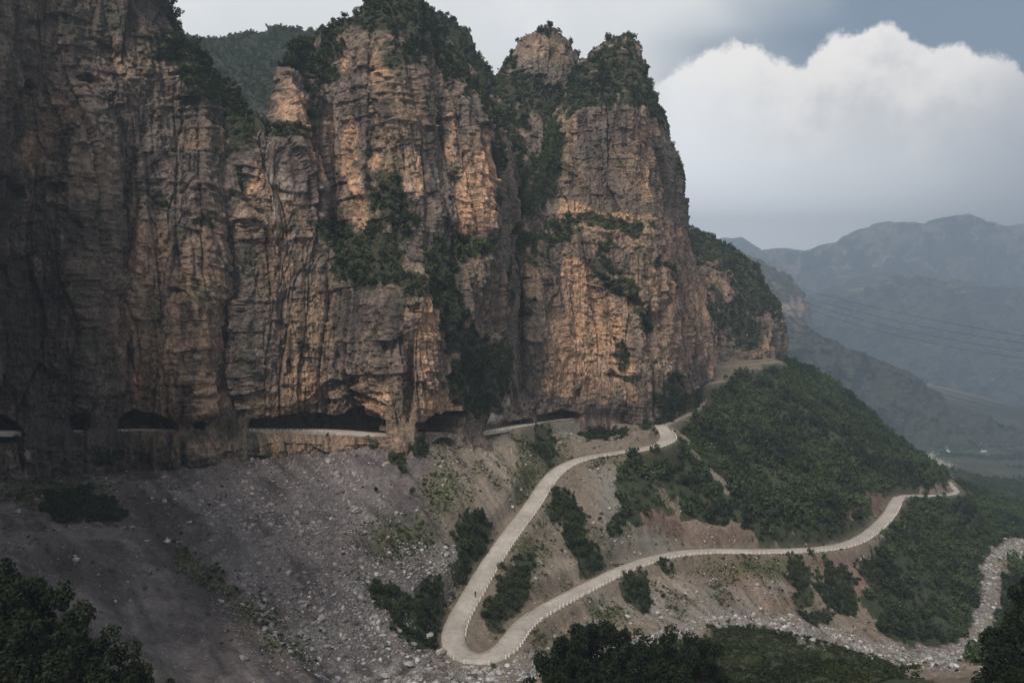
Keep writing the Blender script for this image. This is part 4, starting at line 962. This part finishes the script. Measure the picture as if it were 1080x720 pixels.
# ------------------------------------------------------------------ person on the road
q = idx_at(RP2, 502, 634); pr = RP2[q] + nr2[q] * 1.3
def skin_person(loc, rz):
    J = dict(pel=(0,0,.95), bel=(0,.01,1.12), che=(0,.01,1.34), neck=(0,.0,1.48), head=(0,.02,1.6), top=(0,.02,1.7), hl=(.09,0,.9), kl=(.11,.1,.5), al=(.11,-.02,.09), fl=(.12,.16,.04), hr=(-.09,0,.9), kr=(-.1,.02,.5), ar=(-.1,-.22,.12), fr=(-.1,-.08,.03),
             sl=(.18,0,1.42), el=(.25,-.06,1.15), wl=(.25,.04,.92), dl=(.25,.07,.83), sr=(-.18,0,1.42), er=(-.25,.02,1.15), wr=(-.24,.16,.95), dr=(-.24,.2,.87))
    rad = dict(pel=.14, bel=.12, che=.15, neck=.055, head=.095, top=.06, hl=.09, kl=.06, al=.042, fl=.04, hr=.09, kr=.06, ar=.042, fr=.04, sl=.06, el=.042, wl=.03, dl=.035, sr=.06, er=.042, wr=.03, dr=.035)
    E = ['pel bel','bel che','che neck','neck head','head top','pel hl','hl kl','kl al','al fl','pel hr','hr kr','kr ar','ar fr','che sl','sl el','el wl','wl dl','che sr','sr er','er wr','wr dr']
    ks = list(J); me = bpy.data.meshes.new('person'); me.from_pydata([J[k] for k in ks], [tuple(ks.index(a) for a in e.split()) for e in E], [])
    o = bpy.data.objects.new('person', me); COL.objects.link(o)
    md = o.modifiers.new('s', 'SKIN'); sb_ = o.modifiers.new('d', 'SUBSURF'); sb_.levels = 1
    for k, v in enumerate(me.skin_vertices[0].data): v.radius = (rad[ks[k]],) * 2; v.use_root = (k == 0)
    dg = bpy.context.evaluated_depsgraph_get(); m2 = bpy.data.meshes.new_from_object(o.evaluated_get(dg)); o.modifiers.clear(); o.data = m2
    m2.materials.clear(); m2.materials.append(M_cloth); m2.materials.append(M_trouser); m2.materials.append(M_skin)
    for p in m2.polygons:
        c_ = p.center; p.material_index = 2 if (c_.z > 1.5 or (abs(c_.x) > .19 and c_.z < .92)) else (1 if c_.z < .98 else 0)
    o.location = loc; o.rotation_euler = (0, 0, rz); return o
try:
    pe = skin_person(tuple(pr + (0, 0, .04)), R(25))
    tag(pe, 'person in dark clothes walking on the pale road above the hairpin', 'person')
    # face and hair
    hair = mesh_obj('hair', *(lambda t: (t[0] * (.23, .25, .2) + (0, 0, 1.66), t[1]))(rock_template(5, 2)), M_cloth, parent=pe)
except Exception as e: print('person failed', e)

# ------------------------------------------------------------------ power lines
def cable(a, b, sag, label):
    A_, B_ = W(*a), W(*b); t = np.linspace(0, 1, 60)[:, None]; Pc = A_ * (1 - t) + B_ * t; Pc[:, 2] -= (4 * t * (1 - t))[:, 0] * sag
    rr = .06; an = np.arange(5) / 5 * 6.283
    V = Pc[:, None] + np.stack([np.zeros(5), np.cos(an), np.sin(an)], 1)[None] * rr
    i_ = np.arange(59)[:, None] * 5 + np.arange(5)[None]; j_ = np.arange(59)[:, None] * 5 + (np.arange(5)[None] + 1) % 5
    o = mesh_obj('power_line', V, np.stack([i_, i_ + 5, j_ + 5, j_], -1).reshape(-1, 4), M_cable); tag(o, label, 'power line', 'power lines across the valley')
cable((790,288,600), (1200,372,340), 5, 'uppermost thin cable spanning the hazy valley')
cable((792,294,600), (1200,376,343), 7, 'second thin cable from the top over the valley')
cable((798,300,604), (1200,384,340), 8, 'third thin cable hanging across the valley')
cable((801,306,604), (1200,390,343), 9, 'lowest thin cable hanging across the valley')

# ------------------------------------------------------------------ distant houses
def house(px_, py_, w, d, h, label, rz=0.):
    q = hit(px_, py_, 450, 2600); r = bpy.data.objects.new('house', None); COL.objects.link(r); r.location = q; r.rotation_euler = (0, 0, rz); tag(r, label, 'house', 'houses in the far valley')
    def bx(name, x0, x1, y0, y1, z0, z1, m):
        V = [(x, y, z) for x in (x0, x1) for y in (y0, y1) for z in (z0, z1)]
        return mesh_obj(name, V, [(0,1,3,2),(4,6,7,5),(0,4,5,1),(2,3,7,6),(0,2,6,4),(1,5,7,3)], m, parent=r)
    bx('wall', -w/2, w/2, -d/2, d/2, -2, h, M_wall)
    V = [(-w/2-.4, -d/2-.4, h+.02), (w/2+.4, -d/2-.4, h+.02), (w/2+.4, 0, h+d*.28), (-w/2-.4, 0, h+d*.28), (-w/2-.4, d/2+.4, h+.02), (w/2+.4, d/2+.4, h+.02)]
    mesh_obj('roof', V, [(0,1,2,3),(3,2,5,4),(0,3,4,0)][:2], M_roof, parent=r)
    for k in range(3): bx('window', -w*.33 + k*w*.33 - .5, -w*.33 + k*w*.33 + .5, -d/2-.06, -d/2+.02, h*.35, h*.75, M_glass)
house(1037, 477, 10, 6, 2.6, 'white roofed long house in the fields of the far valley', .1)
house(1012, 463, 8, 6, 2.6, 'small pale house beyond the fields near the valley bend', -.2)
house(990, 466, 8, 6, 2.6, 'pale house left of the pale valley track', .3)

# ------------------------------------------------------------------ haze
def box(name, x0, x1, y0, y1, z0, z1, m):
    V = [(x, y, z) for x in (x0, x1) for y in (y0, y1) for z in (z0, z1)]
    return mesh_obj(name, V, [(0,1,3,2),(4,6,7,5),(0,4,5,1),(2,3,7,6),(0,2,6,4),(1,5,7,3)], m)
zmax = max(float(q['P'][..., 2].max()) for q in CL.values()); zmin = min(float(ZZ.min()), min(float(q['P'][..., 2].min()) for q in CL.values()))
mh = bpy.data.materials.new('haze'); mh.use_nodes = True; nt = mh.node_tree; nt.nodes.clear()
pv = nt.nodes.new('ShaderNodeVolumePrincipled'); ou = nt.nodes.new('ShaderNodeOutputMaterial'); nt.links.new(pv.outputs[0], ou.inputs['Volume'])
pv.inputs['Color'].default_value = (.48, .59, .72, 1); pv.inputs['Density'].default_value = .00029; pv.inputs['Anisotropy'].default_value = .2
hz = box('haze', -11700, 11700, -800, 7350, zmin - 30, zmax + 40, mh); tag(hz, kind='stuff')
print('z', zmin, zmax)

# ------------------------------------------------------------------ sky and sun
EL, AZ = R(47), R(-152)    # sun to the left and slightly behind the camera (azimuth from +Y, clockwise positive)
sd = np.array([math.sin(AZ) * math.cos(EL), math.cos(AZ) * math.cos(EL), math.sin(EL)])
sl = bpy.data.lights.new('sun', 'SUN'); sl.energy = 3.0; sl.angle = R(16); sl.color = (1, .93, .84)
so = bpy.data.objects.new('sun', sl); COL.objects.link(so)
from mathutils import Vector
so.rotation_euler = Vector(sd).to_track_quat('Z', 'Y').to_euler()
wd = bpy.data.worlds.new('World'); S.world = wd; wd.use_nodes = True; nt = wd.node_tree; nt.nodes.clear(); L = nt.links.new
out = node(nt, 'ShaderNodeOutputWorld'); bg = node(nt, 'ShaderNodeBackground'); L(bg.outputs[0], out.inputs[0]); bg.inputs['Strength'].default_value = .1
sky = node(nt, 'ShaderNodeTexSky', sky_type='NISHITA', sun_disc=False, sun_elevation=EL, sun_rotation=AZ, air_density=1.2, dust_density=2.5)
tc = node(nt, 'ShaderNodeTexCoord'); sx = node(nt, 'ShaderNodeSeparateXYZ'); L(tc.outputs['Generated'], sx.inputs[0])
def mth(op, a, b=None, clamp=False):
    m_ = node(nt, 'ShaderNodeMath', operation=op, use_clamp=clamp)
    for k, v in enumerate((a, b)):
        if v is None: continue
        if isinstance(v, (int, float)): m_.inputs[k].default_value = v
        else: L(v, m_.inputs[k])
    return m_.outputs[0]
def mrange(v, a, b, c=0., d=1., smooth=True):
    m_ = node(nt, 'ShaderNodeMapRange'); m_.interpolation_type = 'SMOOTHSTEP' if smooth else 'LINEAR'
    L(v, m_.inputs['Value']); m_.inputs['From Min'].default_value = a; m_.inputs['From Max'].default_value = b; m_.inputs['To Min'].default_value = c; m_.inputs['To Max'].default_value = d
    return m_.outputs[0]
def cmix(f, a, b):
    m_ = node(nt, 'ShaderNodeMix', data_type='RGBA', clamp_factor=True)
    if isinstance(f, (int, float)): m_.inputs['Factor'].default_value = f
    else: L(f, m_.inputs['Factor'])
    for nm, v in (('A', a), ('B', b)):
        if isinstance(v, tuple): m_.inputs[nm].default_value = (*v, 1)
        else: L(v, m_.inputs[nm])
    return m_.outputs['Result']
yc = mth('MAXIMUM', sx.outputs['Y'], .08)
az = mth('DIVIDE', sx.outputs['X'], yc); el = mth('DIVIDE', sx.outputs['Z'], yc)    # bearing and height of a direction
cmb = node(nt, 'ShaderNodeCombineXYZ'); L(az, cmb.inputs[0]); L(el, cmb.inputs[1])
def nz(scale, det=6, rough=.55, sy=1., off=0.):
    mp = node(nt, 'ShaderNodeMapping'); mp.inputs['Scale'].default_value = (1, sy, 1); mp.inputs['Location'].default_value = (off, off, off); L(cmb.outputs[0], mp.inputs[0])
    n_ = node(nt, 'ShaderNodeTexNoise'); n_.inputs['Scale'].default_value = scale; n_.inputs['Detail'].default_value = det; n_.inputs['Roughness'].default_value = rough; L(mp.outputs[0], n_.inputs['Vector']); return mth('SUBTRACT', n_.outputs['Fac'], .5)
nbig = nz(5, 8, .6); nsm = nz(22, 8, .68, off=3.); nsoft = nz(3, 3, .5, 1.6, off=7.)
# cumulus outline: bearing -> height of its top
fc = node(nt, 'ShaderNodeFloatCurve')
pts = [(-.9,.20),(.10,.20),(.165,.245),(.19,.27),(.24,.288),(.283,.29),(.30,.272),(.335,.270),(.355,.288),(.40,.306),(.435,.309),(.462,.288),(.51,.286),(.56,.278),(.585,.262),(.60,.235),(.66,.20),(.9,.17)]
mpx = lambda a: (a + .9) / 1.8
L(mrange(az, -.9, .9, smooth=False), fc.inputs['Value']); cu_ = fc.mapping.curves[0]
cu_.points[0].location = (mpx(pts[0][0]), pts[0][1]); cu_.points[1].location = (mpx(pts[-1][0]), pts[-1][1])
for a, h_ in pts[1:-1]: cu_.points.new(mpx(a), h_)
fc.mapping.update()
top_ = mth('ADD', mth('ADD', fc.outputs[0], mth('MULTIPLY', nbig, .035)), mth('ADD', mth('MULTIPLY', nsm, .06), -.012))
dpt = mth('SUBTRACT', top_, el)                   # how far below the cloud's upper edge
mask = mrange(dpt, -.003, .010)
mask = mth('MULTIPLY', mask, mrange(az, .12, .19))
white = (11.6, 11.0, 10.4); cgrey = (7.9, 7.8, 7.8); clav = (5.3, 5.4, 5.9)
body = cmix(mrange(mth('ADD', dpt, mth('ADD', mth('MULTIPLY', nbig, .26), mth('MULTIPLY', nsm, .17))), .0, .15), white, cgrey)
body = cmix(mrange(mth('ADD', mth('SUBTRACT', az, mth('MULTIPLY', el, .6)), mth('MULTIPLY', nsoft, .3)), .30, .62), body, clav)
glow = mth('MULTIPLY', mrange(az, .36, .19), mrange(el, .02, .12)); glow = mth('MULTIPLY', glow, mrange(el, .27, .2))
body = cmix(mth('MULTIPLY', glow, .8), body, (12, 12, 12))
# thin high cloud: pale left, blue grey to the right
hi_f = mrange(mth('ADD', az, mth('MULTIPLY', nsoft, .5)), .12, .42)
bluegrey = cmix(.2, (1.9, 2.5, 3.3), sky.outputs[0])
high = cmix(hi_f, (8.8, 8.9, 8.9), bluegrey)
high = cmix(mth('MULTIPLY', mrange(nbig, -.08, .22), mrange(az, .3, .05)), high, (10, 10, 10))
front = cmix(mask, high, body)
front = cmix(mth('MULTIPLY', mrange(el, .23, .04), mrange(az, .75, .2)), front, (19, 19, 19.4))
# rest of the sky round about: broken bright cloud over blue
n3 = node(nt, 'ShaderNodeTexNoise'); n3.inputs['Scale'].default_value = 3.; n3.inputs['Detail'].default_value = 6; L(tc.outputs['Generated'], n3.inputs['Vector'])
allc = cmix(mrange(n3.outputs['Fac'], .36, .5), sky.outputs[0], (5.0, 4.9, 4.75))
fin = cmix(mrange(sx.outputs['Y'], .30, .5), allc, front)
L(fin, bg.inputs['Color'])

S.view_settings.view_transform = 'Standard'; S.view_settings.look = 'None'; S.view_settings.exposure = .16; S.view_settings.gamma = 1.
S.render.engine = 'CYCLES'; cy = S.cycles
cy.max_bounces = 5; cy.diffuse_bounces = 3; cy.glossy_bounces = 1; cy.transmission_bounces = 2; cy.volume_bounces = 1; cy.transparent_max_bounces = 4
cy.use_denoising = True
print('done', time.time() - T0)
